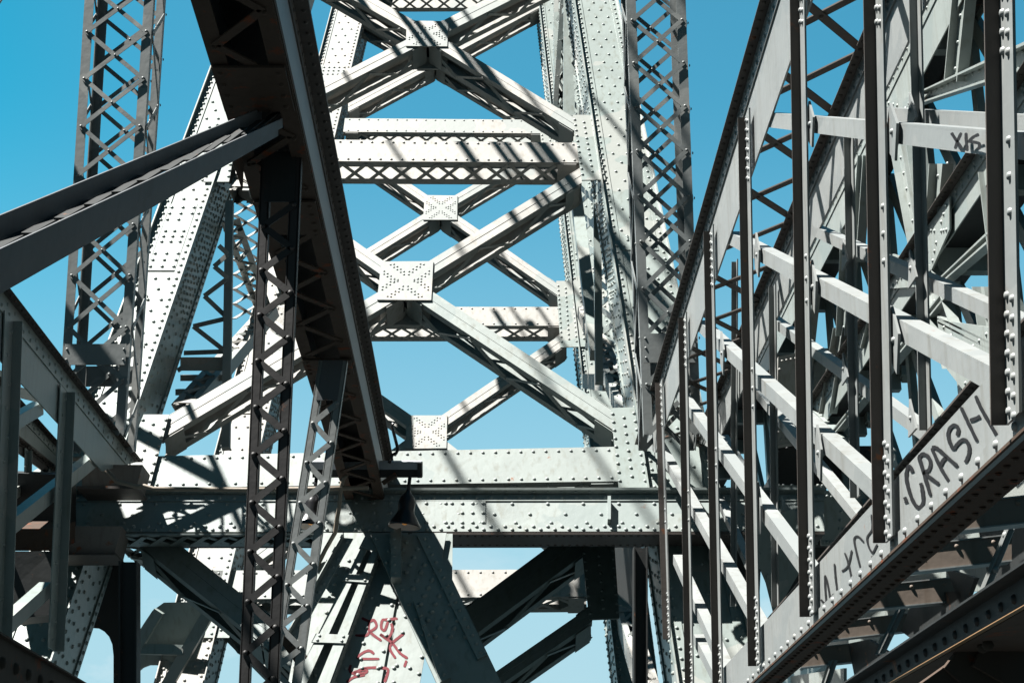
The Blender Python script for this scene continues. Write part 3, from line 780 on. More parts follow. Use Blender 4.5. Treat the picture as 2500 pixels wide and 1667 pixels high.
# left truss
XL = -4.34
lt = thing('walkway_truss', 'shaded grey-green side truss on the left with sloping chord and posts', 'truss', (XL, 17.0, 3.0))
chord(lt, 'top_chord', XL, ((330, 1128), (-220, 425)), ((250, 1150), (-220, 640)), 1, GREEN, 'top', .1, .30, .02, .24)
def lpost(root, x, a, b, mat, la=.30, lb=.10):
    pl = xplane(x); A, B = PL(*a, pl), PL(*b, pl); n = V((1, 0, 0)); yv = V((0, 1, 0)); m = MB(); o = n * .014
    m.hexa([A + o, A + o - yv * la, B + o - yv * la, B + o, A + o + n * .012, A + o - yv * la + n * .012, B + o - yv * la + n * .012, B + o + n * .012])
    c = [A + o + n * .0125 - yv * .0, A + o + n * lb, B + o + n * lb, B + o + n * .0125]
    m.hexa(c + [p - yv * .014 for p in c])
    L = (B - A).length
    for i in range(14): m.rivet(A.lerp(B, (i + .5) / 14) + o + n * .012 - yv * (.07 + .1 * (i % 2)), n, .02)
    return m.build('post', mat, root)
lpost(lt, XL, (158, 958), (130, 1590), GREEN)
lpost(lt, XL, (26, 785), (-6, 1700), GREEN)
def ldiag(root, x, p, q_, w, d, mat):
    pl = xplane(x); A, B = PL(*p, pl), PL(*q_, pl); n = V((1, 0, 0)); a = (B - A).normalized(); s = a.cross(n); s = s if s.z > 0 else -s; m = MB()
    def bx(s0, s1, n0, n1): m.hexa([A + s * s0 + n * n0, B + s * s0 + n * n0, B + s * s1 + n * n0, A + s * s1 + n * n0, A + s * s0 + n * n1, B + s * s0 + n * n1, B + s * s1 + n * n1, A + s * s1 + n * n1])
    bx(w / 2 - .012, w / 2, -d, 0); bx(-w / 2, w / 2 - .0125, -.012, 0)
    return m.build('diagonal', mat, root)
ldiag(lt, XL - .03, (106, 996), (-60, 1092), .13, .11, GREEN)
ldiag(lt, XL - .03, (240, 1120), (-40, 1345), .15, .12, GREEN)
ldiag(lt, XL - .03, (125, 1438), (-20, 1570), .15, .12, GREEN)
lt2 = thing('walkway_truss', 'second shaded truss just outside the left walkway truss', 'truss', (XL - 1.1, 17.0, 3.0))
chord(lt2, 'top_chord', XL - 1.1, ((190, 1150), (-220, 700)), ((150, 1172), (-220, 830)), 1, GREEN, 'top', .1, .3, .02, .24)
chord(lt2, 'bottom_chord', XL - 1.1, ((140, 1150), (-100, 960)), ((126, 1165), (-100, 1000)), 1, FLANGE, 'top', .08, .3, .02, .24)
for p, q_ in (((112, 1155), (-40, 1260)), ((40, 930), (-40, 905)), ((104, 972), (-40, 935))): ldiag(lt2, XL - 1.1, p, q_, .13, .1, GREEN)
for a, b in (((64, 1100), (60, 1300)), ((122, 1150), (60, 1340))): lpost(lt2, XL - 1.1, a, b, GREEN, .14, .06)
# floor structure behind the left truss, in deep shade
lf = thing('floor_beam', 'black shaded floor beams behind the left truss posts', 'floor', PD(60, 1460, 19.5))
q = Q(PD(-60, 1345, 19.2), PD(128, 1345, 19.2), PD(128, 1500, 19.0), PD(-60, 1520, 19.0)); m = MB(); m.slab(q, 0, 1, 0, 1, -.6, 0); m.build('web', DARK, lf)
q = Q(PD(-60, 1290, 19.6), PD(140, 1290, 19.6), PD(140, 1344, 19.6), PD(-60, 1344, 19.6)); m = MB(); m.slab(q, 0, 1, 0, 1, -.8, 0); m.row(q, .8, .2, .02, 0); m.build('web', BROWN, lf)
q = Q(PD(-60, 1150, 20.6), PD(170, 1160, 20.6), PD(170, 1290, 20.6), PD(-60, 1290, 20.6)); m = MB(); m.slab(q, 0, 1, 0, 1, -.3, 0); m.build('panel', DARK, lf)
# rust washed bearing brackets on the girder's left end
for (lab, x0_, x1_, xt, y0_, y1_) in (('rust-washed bracket box on top of the cross girder beside the left tower leg', 200, 334, 348, 1134, 1188), ('rust-washed bracket box under the left end of the cross girder', 120, 280, 297, 1284, 1350)):
    d = 20.6
    A, B, C_, D_ = PD(x0_, y0_, d), PD(xt, y0_, d), PD(x1_, y1_, d), PD(x0_, y1_, d)
    r = thing('bracket', lab, 'bracket', D_)
    m = MB(); m.prism([A, B, C_, D_], V((0, .5, 0))); m.build('side_plate', PINK, r)
    m = MB(); m.prism([D_ + V((-.05, -.06, -.035)), C_ + V((.02, -.06, -.035)), C_ + V((.02, -.06, -.005)), D_ + V((-.05, -.06, -.005))], V((0, .6, 0))); m.build('base_plate', FLANGE, r)
# near lower chord at the bottom left corner
nl = thing('chord', 'brown rusty lower chord with big rivets at the bottom left corner', 'chord', PD(60, 1660, 6.0))
xq = PD(60, 1600, 6.0).x
pl = xplane(xq)
q = Q(PL(210, 1676, pl), PL(-260, 1405, pl), PL(-260, 1700, pl), PL(210, 1800, pl), V((1, 0, 0)))
m = MB(); m.slab(q, 0, 1, 0, 1, -.02, 0); m.row(q, .30, .16, .022, 0); m.row(q, .62, .16, .022, 0, ph=0.0); m.build('web', BROWN, nl)
m = MB(); m.slab(q, 0, 1, -.03, 0, -.10, .02); 
for i in range(12): m.rivet(q.P((i + .5) / 12, -.03, -.04), V((0, 0, 1)), .02)
m.build('flange', BROWN, nl)

# ------------------------------------------------------------------ laced posts under the overhead girder
def laced_post(label, d, left, right, mat, ybar0, nbar, wz, bars=.05, top=None):
    """left/right: list of (x,y) centre points; flat laced post facing the camera"""
    nrm = V((0, -1, 0)); pl = (nrm, nrm.dot(PD(*left[0], d)))
    L = [PL(x, y, pl) for x, y in left]; R = [PL(x, y, pl) for x, y in right]
    root = thing('lattice_post', label, 'post', L[-1].lerp(R[-1], .5))
    for P_, w, s in ((L, wz[0], 1), (R, wz[1], 1)):
        a = (P_[1] - P_[0]).normalized()
        m = MB(); m.bar(P_[0], P_[1], w, .012, -nrm)
        off = a.cross(nrm).normalized() * (w / 2)
        m.bar(P_[0] + off, P_[1] + off, .012, .08, -nrm); m.bar(P_[0] - off, P_[1] - off, .012, .08, -nrm)
        m.build('angle', mat, root)
    m = MB()
    for i in range(nbar):
        ta, tb = ybar0 + (1 - ybar0) * i / nbar, ybar0 + (1 - ybar0) * (i + 1) / nbar
        p, q_ = (L[0].lerp(L[1], ta), R[0].lerp(R[1], tb)) if i % 2 else (R[0].lerp(R[1], ta), L[0].lerp(L[1], tb))
        m.bar(p + nrm * .0, q_, bars, .01, nrm)
        m.rivet(p + nrm * .011, nrm, .018)
    m.build('lacing', mat, root)
    if top:
        m = MB(); q = Q(L[0].lerp(L[1], top[0]), L[0].lerp(L[1], top[1]), R[0].lerp(R[1], top[1]), R[0].lerp(R[1], top[0]), nrm)
        m.slab(q, 0, 1, 0, 1, .0, .012); m.build('tie_plate', KNEE if mat is GREY else DARK, root)
    return root
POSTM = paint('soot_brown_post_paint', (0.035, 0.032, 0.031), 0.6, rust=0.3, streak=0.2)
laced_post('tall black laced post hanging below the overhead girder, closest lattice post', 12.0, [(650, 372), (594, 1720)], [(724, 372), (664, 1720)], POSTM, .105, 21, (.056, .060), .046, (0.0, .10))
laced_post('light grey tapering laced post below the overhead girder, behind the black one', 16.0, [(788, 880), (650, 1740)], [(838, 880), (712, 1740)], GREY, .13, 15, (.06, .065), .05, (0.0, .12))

# ------------------------------------------------------------------ lamp bracket, lamps, conduits
def ybox(x0, y0, x1, y1, d, dep):
    A, B, C_, D_ = PD(x0, y0, d), PD(x1, y0, d), PD(x1, y1, d), PD(x0, y1, d)
    return Q(A, B, C_, D_)
DL = 20.4
lb = thing('lamp_bracket', 'dark horizontal bracket beam carrying the black pendant lamps', 'bracket', PD(895, 1150, DL))
q = ybox(755, 1127, 1028, 1146, DL, .2); m = MB(); m.slab(q, 0, 1, 0, 1, -.22, 0); m.build('channel', STEEL, lb)
q = ybox(762, 1147, 1030, 1166, DL, .2); m = MB(); m.slab(q, 0, 1, 0, 1, -.20, -.03); m.slab(q, .96, 1, -.9, 1, -.2, .02); m.build('channel', DARK, lb)
m = MB(); m.bar(PD(935, 1180, DL), PD(968, 1158, DL), .05, .04, V((0, -1, 0))); m.build('strut', BROWN, lb)
def lamp(label, x, ytop, ybot, rx, d):
    p = PD(x, ybot, d); sc = rx / (F / d)     # rim radius in metres
    root = thing('pendant_lamp', label, 'lamp', p, 'pendant lamps under the bracket beam')
    up = V((.10, .0, .995)).normalized()
    hgt = (PD(x, ytop, d) - p).length
    m = MB(); m.tube([p + up * (2.2 * sc), p + up * hgt], .022, 10); m.build('stem', ENAMEL, root)
    m = MB(); m.lathe(p, [(sc * 1.0, -.06 * sc), (sc * 1.04, .0), (sc * .98, .12 * sc), (sc * .55, .85 * sc), (sc * .52, 1.0 * sc), (sc * .54, 1.5 * sc), (sc * .46, 1.85 * sc), (sc * .20, 2.15 * sc), (.025, 2.3 * sc)], ax=up)
    sh = m.build('shade', ENAMEL, root)
    m = MB(); m.lathe(p, [(sc * .985, -.055 * sc), (sc * .93, .1 * sc), (sc * .50, .82 * sc), (.01, .95 * sc)], ax=up); m.build('reflector', INNER, sh)
    m = MB(); m.lathe(p, [(.001, .06 * sc), (sc * .15, .12 * sc), (sc * .2, .3 * sc), (sc * .15, .5 * sc), (sc * .09, .8 * sc)], 16, up); m.build('bulb', BULB, root)
    return root
lamp('black pendant lamp hanging free from the right end of the bracket beam', 987, 1160, 1284, 39, 20.2)
lamp('black pendant lamp hanging behind the light grey laced post', 757, 1160, 1284, 37, 20.3)
def pipe(label, pts, r, mat, name='conduit'):
    m = MB(); m.tube([PD(*p) for p in pts], r); return tag(m.build(name, mat), label, 'pipe')
pipe('pale rusty conduit pipe lying along the top of the cross girder', [(150, 1120, 20.5), (235, 1118, 20.4), (250, 1138, 20.3), (285, 1175, 20.2), (335, 1188, 20.2), (352, 1186, 20.2), (375, 1193, 20.2), (600, 1195, 20.2), (760, 1193, 20.2), (900, 1190, 20.2)], .028, PIPE)
pipe('orange-stained conduit pipe bending down in front of the cross girder splice', [(850, 1155, 20.2), (838, 1168, 20.2), (832, 1190, 20.2), (828, 1240, 20.2), (823, 1262, 20.2), (818, 1300, 20.3), (795, 1340, 20.3), (775, 1380, 20.3), (760, 1415, 20.4)], .026, PIPE)
pipe('thin dark cable swinging beside the overhead girder end', [(960, 1032, 20.5), (957, 1040, 20.5), (966, 1075, 20.4), (972, 1098, 20.4), (967, 1106, 20.4), (958, 1110, 20.4), (950, 1130, 20.4)], .02, ENAMEL, 'cable')
for x0_, lab in ((-6, 'thin wire crossing the top left corner, left of the pair'), (12, 'thin wire crossing the top left corner, right of the pair')):
    pipe(lab, [(x0_ + 18, -40, 30), (x0_ - 60, 80, 30)], .017, STEEL, 'wire')

# ------------------------------------------------------------------ central support under the girder
CP = lean_plane(950, 1500, 19.85)
cs = thing('support_gusset', 'large riveted gusset plate with red scrawl under the girder centre', 'gusset', PL(930, 1700, CP))
q = qpx(CP, (772, 1300), (1090, 1300), (1012, 1740), (690, 1740))
m = MB(); m.slab(q, 0, .705, 0, 1, -.02, 0); m.slab(q, .735, 1, 0, 1, -.02, 0); m.slab(q, .70, .74, 0, 1, -.09, -.03)
m.grid(q, .03, .68, .34, .93, .20, .026, 0, stag=True); m.grid(q, .05, .45, .14, .36, .115, .026, 0, stag=True); m.row(qpx(CP, (700, 1620), (1020, 1620), (1020, 1640), (700, 1640)), .5, .17, .026, 0, .15, 1)
m.grid(q, .80, .98, .4, .93, .2, .026, 0, stag=True)
m.build('plate', GIRD, cs)
rs = [[(970, 970), (1040, 1000), (1082, 990), (1105, 1050), (1040, 1100), (1010, 1130), (910, 1130)], [(1040, 1000), (1040, 1090), (1152, 1180)],
      [(1300, 975), (1200, 985), (1160, 992), (1150, 1060), (1182, 1080), (1212, 1000)], [(1240, 1020), (1252, 1080), (1212, 1150), (1140, 1120), (1250, 1200), (1320, 1290), (1392, 1340)],
      [(1360, 1110), (1250, 1200), (1232, 1260), (1282, 1340)], [(1085, 1300), (1040, 1270), (980, 1290), (940, 1340), (1132, 1345)],
      [(872, 1400), (860, 1450), (900, 1480), (1010, 1470), (1000, 1440), (892, 1470)], [(900, 1480), (1000, 1430), (1180, 1430), (1212, 1460), (1180, 1560)], [(830, 1560), (900, 1512), (1000, 1490)], [(1382, 1360), (1360, 1420)]]
scrawl(cs, CP, NF, rs, 625, 1250, 6.5, RED, .004)
SP = lean_plane(850, 1500, 19.66)
st = thing('slotted_strut', 'sunlit slotted strut with batten plates sloping down left of the red scrawl', 'strut', PL(740, 1700, SP))
q = qpx(SP, (893, 1312), (690, 1720), (785, 1720), (934, 1318))
m = MB()
for u0, u1 in ((0, .36), (.66, 1)): m.slab(q, 0, 1, u0, u1, -.02, 0)
m.slab(q, 0, 1, .98, 1.0, -.2, -.021); m.slab(q, 0, 1, 0, .02, -.2, -.021); m.slab(q, 0, 1, .2, .8, -.19, -.17)
m.build('flange', GIRD, st)
for ta, tb in ((.0, .075), (.235, .28), (.60, .65), (.93, .98)):
    m = MB(); m.slab(q, ta, tb, -.06, 1.06, .001, .018)
    for t in (ta + .012, tb - .012):
        for u in (.1, .9): m.rivet(q.P(t, u, .018), q.n, .02)
    m.build('batten_plate', GIRD, st)
A_, B_ = q.P(0, 1, 0), q.P(1, 1, 0); sq = Q(A_, B_, B_ - q.n * .2, A_ - q.n * .2, V((1, 0, 0)))
m = MB(); m.slab(sq, 0, 1, .1, .95, .001, .012)
for u in (.3, .6): m.row(sq, u, .11, .02, .012)
m.build('side_plate', GIRD, st)
q = qpx(lean_plane(800, 1400, 19.95), (838, 1312), (700, 1560), (722, 1566), (862, 1314))
m = MB(); m.slab(q, 0, 1, 0, 1, -.02, 0); m.slab(q, 0, 1, 0, .1, 0, .10); m.row(q, .6, .13, .024, 0); m.build('edge_angle', GIRD, cs)
ds = thing('diagonal_strut', 'broad shaded riveted strut sloping down right from the girder centre', 'strut', PL(1180, 1700, CP))
DP = lean_plane(1050, 1450, 19.8)
q = qpx(DP, (905, 1304), (1090, 1720), (1250, 1720), (1052, 1304))
m = MB(); m.slab(q, 0, 1, 0, 1, -.03, 0); m.slab(q, 0, 1, .98, 1, -.5, -.03)
m.grid(q, .05, .62, .30, .78, .12, .034, 0, stag=True); m.grid(q, .03, .25, .06, .3, .16, .026, 0, stag=True)
m.row(q, .12, .2, .026, 0, .3, 1); m.build('plate', GREEN, ds)
m = MB(); q2 = qpx(DP, (1018, 1310), (1166, 1612), (1190, 1600), (1046, 1310)); m.slab(q2, 0, 1, 0, 1, .001, .03); m.row(q2, .5, .12, .024, .03); m.build('edge_angle', GREEN, ds)
m = MB(); q2 = qpx(DP, (955, 1300), (955, 1425), (980, 1425), (980, 1300)); m.slab(q2, 0, 1, 0, 1, .001, .12); m.row(q2, .35, .12, .022, .12); m.build('stiffener', GREEN, ds)
m = MB(); q2 = qpx(DP, (1010, 1470), (1075, 1670), (1100, 1660), (1018, 1478)); m.slab(q2, 0, 1, 0, 1, .001, .05); m.row(q2, .5, .14, .022, .05); m.build('edge_angle', GREEN, ds)
m = MB(); q2 = qpx(lean_plane(1080, 1330, 20.7), (1000, 1302), (1105, 1302), (1104, 1430), (1060, 1430)); m.slab(q2, 0, 1, 0, 1, -.03, 0); m.build('backing_plate', GREEN, ds)
# brown channel offcut beside the black post
ro = thing('channel_stub', 'short rusty brown channel with bright rivets beside the black laced post', 'bracket', PD(735, 1620, 17))
q = Q(PD(690, 1528, 17), PD(748, 1606, 17), PD(724, 1622, 17), PD(678, 1556, 17)); m = MB(); m.slab(q, 0, 1, 0, 1, -.1, 0); m.row(q, .5, .09, .02, 0); m.build('channel', BROWN, ro)

# heavy dark braces of the lower panel behind the girder
LP = lean_plane(1250, 1440, 23.1)
for lab, p, q_, th in (('thick shaded diagonal brace climbing right to the girder underside', (1130, 1530), (1440, 1300), 82), ('thinner shaded diagonal brace below the thick one, running to the bottom edge', (1100, 1735), (1446, 1496), 40)):
    r = thing('lower_brace', lab, 'brace', PL(*p, LP))
    laced(r, 'brace', arm(LP, p, q_, th), .4, GREEN, .7, rows=(), bw=.06)

gusset(r, LP, ((1420, 1340), (1500, 1332), (1512, 1512), (1438, 1515)), .01, GREEN, .022, x=False)
# dark uprights of the lower portal
for lab, xa, xb, ya, d in (('black upright post at the lower left in front of the far arch', 291, 335, 1370, 19.5), ('black upright post at the lower right under the girder', 1547, 1581, 1335, 20.0)):
    q = varm((V((0, -1, 0)), V((0, -1, 0)).dot(PD(xa, ya, d))), ((xa + xb) / 2, ya), ((xa + xb) / 2, 1740), xb - xa)
    m = MB(); m.slab(q, 0, 1, 0, 1, -.05, -.03); m.slab(q, 0, 1, 0, .10, -.2, .04); m.slab(q, 0, 1, .9, 1, -.2, .04); m.slab(q, 0, 1, 0, .45, -.2, -.18)
    tag(m.build('post', DARK), lab, 'post')
# curved dark bracket beside the left upright
cb = MB(); pts = [PD(x, y, 22.5) for x, y in ((300, 1335), (296, 1740), (277, 1740), (277, 1600), (274, 1572), (266, 1553), (254, 1540), (240, 1532), (215, 1530), (255, 1400))]
cb.prism(pts, V((0, .05, 0))); tag(cb.build('curved_bracket', DARK), 'dark curved bracket plate between the left tower leg and the black upright', 'bracket')
# far sunlit portal frame at the bottom left
ap = thing('arch_frame', 'sunlit arched portal frame far behind at the lower left', 'arch', PD(420, 1690, 30))
m = MB()
inner = [(322, 1690), (326, 1660), (336, 1640), (350, 1628), (366, 1622), (384, 1622), (398, 1632), (408, 1648), (414, 1665), (416, 1690)]
outer = [(300, 1690), (300, 1600), (318, 1570), (336, 1545), (352, 1520), (372, 1490), (400, 1470), (506, 1468), (500, 1545), (452, 1690)]
for i in range(len(inner) - 1):
    m.prism([PD(*inner[i], 30), PD(*inner[i + 1], 30), PD(*outer[i + 1], 30), PD(*outer[i], 30)], V((0, .06, 0)))
m.build('plate', GREEN, ap)
for a, b, w in (((392, 1490, 29.7), (326, 1600, 29.7), .17), ((515, 1490, 29.7), (395, 1700, 29.7), .20), ((335, 1585, 29.7), (450, 1588, 29.7), .17)):
    m = MB(); m.bar(PD(*a), PD(*b), w, .12, V((0, -1, 0))); m.build('rib', GREEN, ap)

# ------------------------------------------------------------------ roadway structure beyond the right truss
X3 = 4.7
rw = thing('roadway_truss', 'bright riveted roadway truss seen through the right walkway truss', 'truss', (X3, 20, 3))
chord(rw, 'chord', X3, ((1830, 900), (2290, -90)), ((1875, 905), (2395, -90)), -1, GIRD, 'top', .12, .4, .022, .22)
chord(rw, 'chord', X3, ((1950, 1040), (2560, 110)), ((1985, 1075), (2640, 110)), -1, GIRD, 'top', .12, .4, .022, .22)
def member(p, q_, w, w2=None, up=True, name='diagonal', mt=None):
    q = varm(xplane(X3), p, q_, w, w2) if up else arm(xplane(X3), p, q_, w, w2)
    m = MB(); m.slab(q, 0, 1, 0, 1, -.06, -.03); e = .02 / q.W
    m.slab(q, 0, 1, 0, e, -.03, .05); m.slab(q, 0, 1, 1 - e, 1, -.03, .05)
    m.row(q, .2, .22, .022, -.03); m.row(q, .8, .22, .022, -.03, ph=0.0)
    return m.build(name, mt or GIRD, rw)
for p, q_, w, w2, up in (((2192, 330), (2248, 640), 30, 26, 1), ((2232, 330), (2262, 560), 26, 18, 1), ((2358, -60), (2332, 200), 34, 32, 1), ((2175, 270), (2560, 118), 18, 74, 0), ((2296, 400), (2286, 520), 34, 30, 1),
                     ((2262, 650), (2340, 900), 40, 56, 1), ((2075, 560), (2060, 820), 26, 22, 1), ((2110, 380), (2092, 640), 14, 14, 1), ((2180, 640), (2126, 850), 30, 34, 1), ((2055, 800), (2020, 1010), 24, 26, 1), ((1985, 690), (1935, 1080), 22, 40, 1),
                     ((1990, 1120), (2330, 700), 14, 26, 0), ((2290, 700), (2445, 560), 16, 30, 0), ((2300, 780), (2440, 850), 16, 22, 0), ((1940, 960), (2060, 1080), 22, 26, 0), ((2415, 420), (2440, 620), 30, 30, 1), ((2400, 700), (2440, 960), 30, 36, 1)):
    member(p, q_, w, w2, bool(up))
for pts in (((2190, 620), (2290, 650), (2250, 700), (2180, 705)), ((2300, 780), (2440, 800), (2440, 880), (2370, 960), (2315, 890)), ((2270, 560), (2330, 480), (2330, 560), (2285, 660)), ((1915, 880), (1960, 870), (1975, 1080), (1905, 1090)), ((2170, 250), (2275, 230), (2240, 275), (2180, 290))):
    m = MB(); P_ = [PL(*p, xplane(X3)) + V((-.03, 0, 0)) for p in pts]; m.prism(P_, V((-.02, 0, 0)))
    c = sum(P_, V((0, 0, 0))) / len(P_)
    for p in P_:
        for t in (.25, .5, .72): m.rivet(p.lerp(c, t) + V((-.02, 0, 0)), NX, .022)
    m.build('gusset_plate', GIRD, rw)
for xf, (ta, tb), (ba, bb) in ((5.30, ((1850, 905), (2420, -90)), ((1880, 915), (2470, -90))), (5.30, ((1975, 1045), (2640, 160)), ((1995, 1060), (2690, 180)))):
    chord(rw, 'chord', xf, (ta, tb), (ba, bb), -1, GREEN, 'top', .08, .4, .022, .3)
for i in range(14):
    ya = 10.4 + i * 2.05
    zu, zl = PL(2215, 130, xplane(X3)).z + .1, PL(2330, 560, xplane(X3)).z
    m = MB(); m.bar(V((5.36, ya, zl)), V((5.36, ya + 2.0, zu)), .20, .08, V((-1, 0, 0))); m.build('diagonal', GREEN, rw)
    m = MB(); m.bar(V((5.33, ya, zl)), V((5.33, ya, zu)), .17, .08, V((-1, 0, 0))); m.build('post', GREEN, rw)
for i in range(9):
    ya = 11.4 + i * 2.05
    m = MB(); m.bar(V((5.2, ya, zl - 2.6)), V((5.2, ya + 2.0, zl)), .16, .08, V((-1, 0, 0))); m.build('diagonal', GIRD, rw)
    m = MB(); m.bar(V((5.16, ya, zl - 2.6)), V((5.16, ya, zl)), .14, .08, V((-1, 0, 0))); m.build('post', GREEN, rw)
m = MB(); m.box((5.1, 9, zl - 2.8), (5.25, 32, zl - 2.5)); m.build('chord', GREEN, rw)
dk = thing('roadway_deck', 'black shaded roadway deck underside above the bright roadway truss', 'deck', (5, 22, 7))
ZU, ZL = PL(2215, 130, xplane(X3)).z, PL(2330, 560, xplane(X3)).z
for zz in (ZU, ZL):
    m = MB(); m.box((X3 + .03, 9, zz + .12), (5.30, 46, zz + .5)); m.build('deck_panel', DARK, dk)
    for i in range(17):
        m = MB(); yy = 10.5 + i * 2.05; m.box((X3 + .03, yy, zz - .14), (5.28, yy + .14, zz + .115)); m.build('floor_rib', GIRD, dk)
# dark panel filling the space below the girder between posts
lw = thing('pier_panel', 'black shaded pier plates behind the lower ends of the right posts', 'pier', PD(1740, 1660, 22.5))
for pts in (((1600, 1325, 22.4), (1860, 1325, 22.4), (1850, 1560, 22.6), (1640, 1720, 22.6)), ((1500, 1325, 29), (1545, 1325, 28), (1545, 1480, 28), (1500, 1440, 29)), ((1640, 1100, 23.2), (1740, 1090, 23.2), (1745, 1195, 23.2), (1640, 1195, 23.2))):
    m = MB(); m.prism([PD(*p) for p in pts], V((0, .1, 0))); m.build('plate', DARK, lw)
m = MB(); P_ = [PD(x, y, 20.8) for x, y in ((1815, 1290), (1940, 1240), (1950, 1400), (1890, 1500), (1870, 1420))]; m.prism(P_, V((0, .04, 0)))
m.grid(Q(P_[0], P_[1], P_[2], P_[4]), .1, .4, .1, .9, .2, .022, 0); m.build('plate', GREEN, lw)

# ------------------------------------------------------------------ outrigger floor beams and knee struts, lower right
for k, (a, b, th, lab) in enumerate((((2200, 1366), (2470, 1336), 60, 'brown floor beam, second of five under the right truss from the top'), ((2105, 1460), (2345, 1436), 54, 'brown floor beam, middle one of five under the right truss'),
                        ((2030, 1540), (2215, 1518), 40, 'brown floor beam, second of five under the right truss from the bottom'), ((1955, 1606), (2140, 1586), 42, 'brown floor beam, lowest of five under the right truss'), ((2330, 1262), (2640, 1228), 62, 'brown floor beam, topmost of five under the right truss'))):
    d = (10.2, 12.0, 13.6, 15.2, 8.6)[k]
    pl = (V((0, -1, 0)), V((0, -1, 0)).dot(PD(*a, d)))
    q = arm(pl, a, b, th); r = thing('floor_beam', lab, 'beam', q.P(.5, 1), 'brown floor beams under the right truss')
    m = MB(); m.slab(q, 0, 1, 0, 1, -.02, 0); m.row(q, .2, .2, .016, 0); m.build('web', BEAMB, r)
    m = MB(); m.slab(q, 0, 1, -.06, -.002, -.10, .008); m.slab(q, 0, 1, 1.002, 1.06, -.10, .008); m.build('flange', GREY, r)
for k, (a, b, w, lab) in enumerate((((2470, 1284), (2395, 1466), 30, 'grey knee strut, topmost of three under the right truss'), ((2206, 1478), (2150, 1596), 28, 'grey knee strut, middle one of three under the right truss'), ((2036, 1612), (2000, 1720), 26, 'grey knee strut, lowest of three under the right truss'))):
    d = (9.8, 12.8, 14.8)[k]
    pl = (V((-.5, -.87, 0)), V((-.5, -.87, 0)).dot(PD(*a, d)))
    q = varm(pl, a, b, w); r = thing('knee_strut', lab, 'strut', q.P(1, .5), 'grey knee struts under the right truss')
    m = MB(); m.slab(q, 0, 1, 0, .5, -.012, 0); m.slab(q, 0, 1, .5, .62, 0, .06); m.slab(q, 0, 1, .62, 1, .03, .042); m.rivet(q.P(.12, .3, 0), q.n, .022); m.rivet(q.P(.6, .8, .042), q.n, .022); m.build('angle', GREY, r)
# triangular stiffener plates, bright plates behind
bpn = thing('floor_panel', 'pale floor plates glimpsed between the brown floor beams', 'plate', PD(2250, 1620, 15))
for pts, d, mt in ((((2180, 1410), (2420, 1380), (2420, 1440), (2150, 1460)), 13.5, GIRD), (((2080, 1490), (2240, 1470), (2230, 1530), (2060, 1530)), 15, GIRD), (((1990, 1560), (2150, 1550), (2140, 1590), (1980, 1600)), 16.5, GIRD), (((1930, 1650), (2060, 1630), (2060, 1720), (1930, 1720)), 17.5, GIRD), (((2300, 1290), (2440, 1270), (2430, 1330), (2290, 1340)), 11.5, GIRD),
                   (((2230, 1455), (2345, 1440), (2350, 1500), (2240, 1570), (2200, 1540)), 12.8, DARK), (((2390, 1300), (2520, 1250), (2520, 1420), (2420, 1450)), 11, DARK), (((2070, 1570), (2120, 1560), (2240, 1640), (2100, 1720)), 14.8, DARK), (((2310, 1388), (2380, 1410), (2350, 1490)), 11.2, DARK)):
    xx = 3.5 if mt is GIRD else 3.2
    m = MB(); m.prism([PL(*p, xplane(xx)) for p in pts], V((.03, 0, 0))); m.build('plate', mt, bpn)
# near dark rail at the lower right corner
nr = thing('edge_chord', 'near dark chord with rusty lower edge coloured as lit across the bottom right corner', 'chord', PD(2400, 1560, 5.5))
xr = PD(2500, 1445, 5.0).x; pl = xplane(xr)
q = Q(PL(1960, 1752, pl), PL(2640, 1312, pl), PL(2640, 1406, pl), PL(1960, 1792, pl), NX)
m = MB(); m.slab(q, 0, 1, 0, 1, -.02, 0); m.slab(q, 0, 1, -.02, .06, 0, .06); m.row(q, .55, .13, .016, 0); m.build('web', DARK, nr)
m = MB(); m.slab(q, 0, 1, .99, 1.02, .0005, .02); m.build('flange', LIT_RUST, nr)
m = MB()
for t in (.36, .375, .39, .405, .42, .72, .735): m.rivet(q.P(t, 1.16 + .02 * (int(t * 100) % 2), -.06), V((-.3, -.6, -.3)).normalized(), .02)
m.slab(q, 0, 1, 1.03, 1.05, -.25, 0); m.build('bottom_flange', BROWN, nr)
for a, b, w in (((2330, 1590), (2440, 1690), .14), ((2400, 1560), (2540, 1640), .2), ((2280, 1640), (2330, 1720), .14)):
    m = MB(); m.bar(PD(*a, 5.8), PD(*b, 5.8), w, .02, V((0, -1, 0))); m.build('gusset_plate', BROWN, nr)

# ------------------------------------------------------------------ end bearing of the cross girder, behind the right truss posts
eb = thing('end_bearing', 'dark bearing housing at the right end of the cross girder behind the truss posts', 'bearing', PD(2000, 1330, 22.5))
def wall(pts, d, mt, name, dep=.15):
    m = MB(); P_ = [PD(x, y, d) for x, y in pts]; m.prism(P_, V((0, dep, 0)))
    c = sum(P_, V((0, 0, 0))) / len(P_)
    for i, p in enumerate(P_):
        e = P_[(i + 1) % len(P_)]
        for t in (.1, .3, .5, .7, .9): m.rivet(p.lerp(e, t).lerp(c, .12), V((0, -1, 0)), .024)
    return m.build(name, mt, eb)
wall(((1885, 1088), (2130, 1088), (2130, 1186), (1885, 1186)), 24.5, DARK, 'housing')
wall(((1895, 1184), (2015, 1184), (2015, 1194), (1890, 1196)), 22.8, GIRD, 'top_flange')
wall(((1890, 1197), (2135, 1197), (2120, 1296), (1890, 1296)), 23.4, GIRD, 'web')
wall(((2000, 1200), (2060, 1210), (2050, 1330), (2005, 1330)), 22.6, GIRD, 'stiffener', .05)
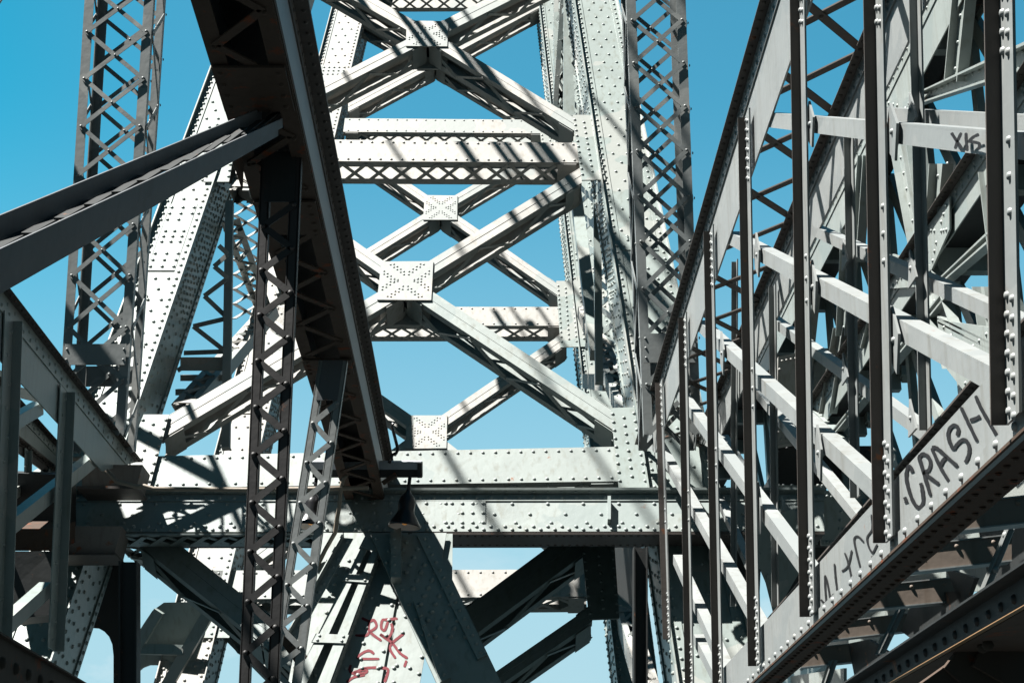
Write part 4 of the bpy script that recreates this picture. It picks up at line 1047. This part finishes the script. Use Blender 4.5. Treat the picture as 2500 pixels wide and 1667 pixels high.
wall(((1900, 1296), (2120, 1296), (2080, 1330), (1900, 1330)), 23.3, DARK, 'bottom_flange')
wall(((2040, 1330), (2110, 1330), (2070, 1400), (2030, 1380)), 22.9, GIRD, 'bracket')
wall(((1900, 870), (1962, 858), (1975, 1075), (1895, 1088)), 23.5, CREAM, 'face_plate')
wall(((1985, 850), (2060, 850), (2075, 1060), (1990, 1080)), 25, GREEN, 'back_plate')
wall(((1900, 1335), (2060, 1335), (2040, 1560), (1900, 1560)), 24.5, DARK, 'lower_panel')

# ------------------------------------------------------------------ unseen cables added above the frame to cast shadow stripes on the tower
sc_ = thing('shadow_cables', 'unseen cables along the bridge, added to stripe the tower frames with shadow', 'cable', PL(1000, 400, FP) + TO_SUN * 12)
for (px, py), d, r, run in (((1070, 60), 12, .035, 9), ((1150, 60), 11, .04, 9), ((1260, 20), 11, .04, 9), ((1190, 300), 11, .06, 9), ((1300, 330), 11, .09, 9), ((1265, 315), 12.5, .03, 9), ((1120, 360), 12.5, .035, 9), ((1350, 440), 11, .05, 9), ((880, 250), 13, .04, 9), ((1270, 560), 13, .05, 9), ((1310, 500), 12, .06, 9), ((985, 940), 15, .05, 9)):
    p = PL(px, py, FP) + TO_SUN * d
    m = MB(); m.tube([p + V((0, -run, -.2)), p + V((0, run, .4))], r, 10); m.build('cable', SLATE, sc_)

# ------------------------------------------------------------------ unseen girder added left of the frame to shade the left tower leg
lr = thing('shade_girder', 'unseen girder added beside the left tower leg to shade it', 'girder', (-7.0, 15, 9))
m = MB(); m.box((-7.06, 6, 9.0), (-7.0, 21.8, 10.3)); m.build('web', GIRD, lr)
m = MB(); m.box((-7.06, 6, 13.0), (-6.98, 21.8, 13.07)); m.build('top_flange', GIRD, lr)
m = MB()
for i in range(6):
    ya = 7.4 + i * 2.4
    m.bar(V((-7.03, ya, 10.3)), V((-7.03, ya + 1.2, 13.0)), .2, .02, V((1, 0, 0))); m.bar(V((-7.0, ya + 2.4, 10.3)), V((-7.0, ya + 1.2, 13.0)), .2, .02, V((1, 0, 0)))
m.build('lacing', GIRD, lr)
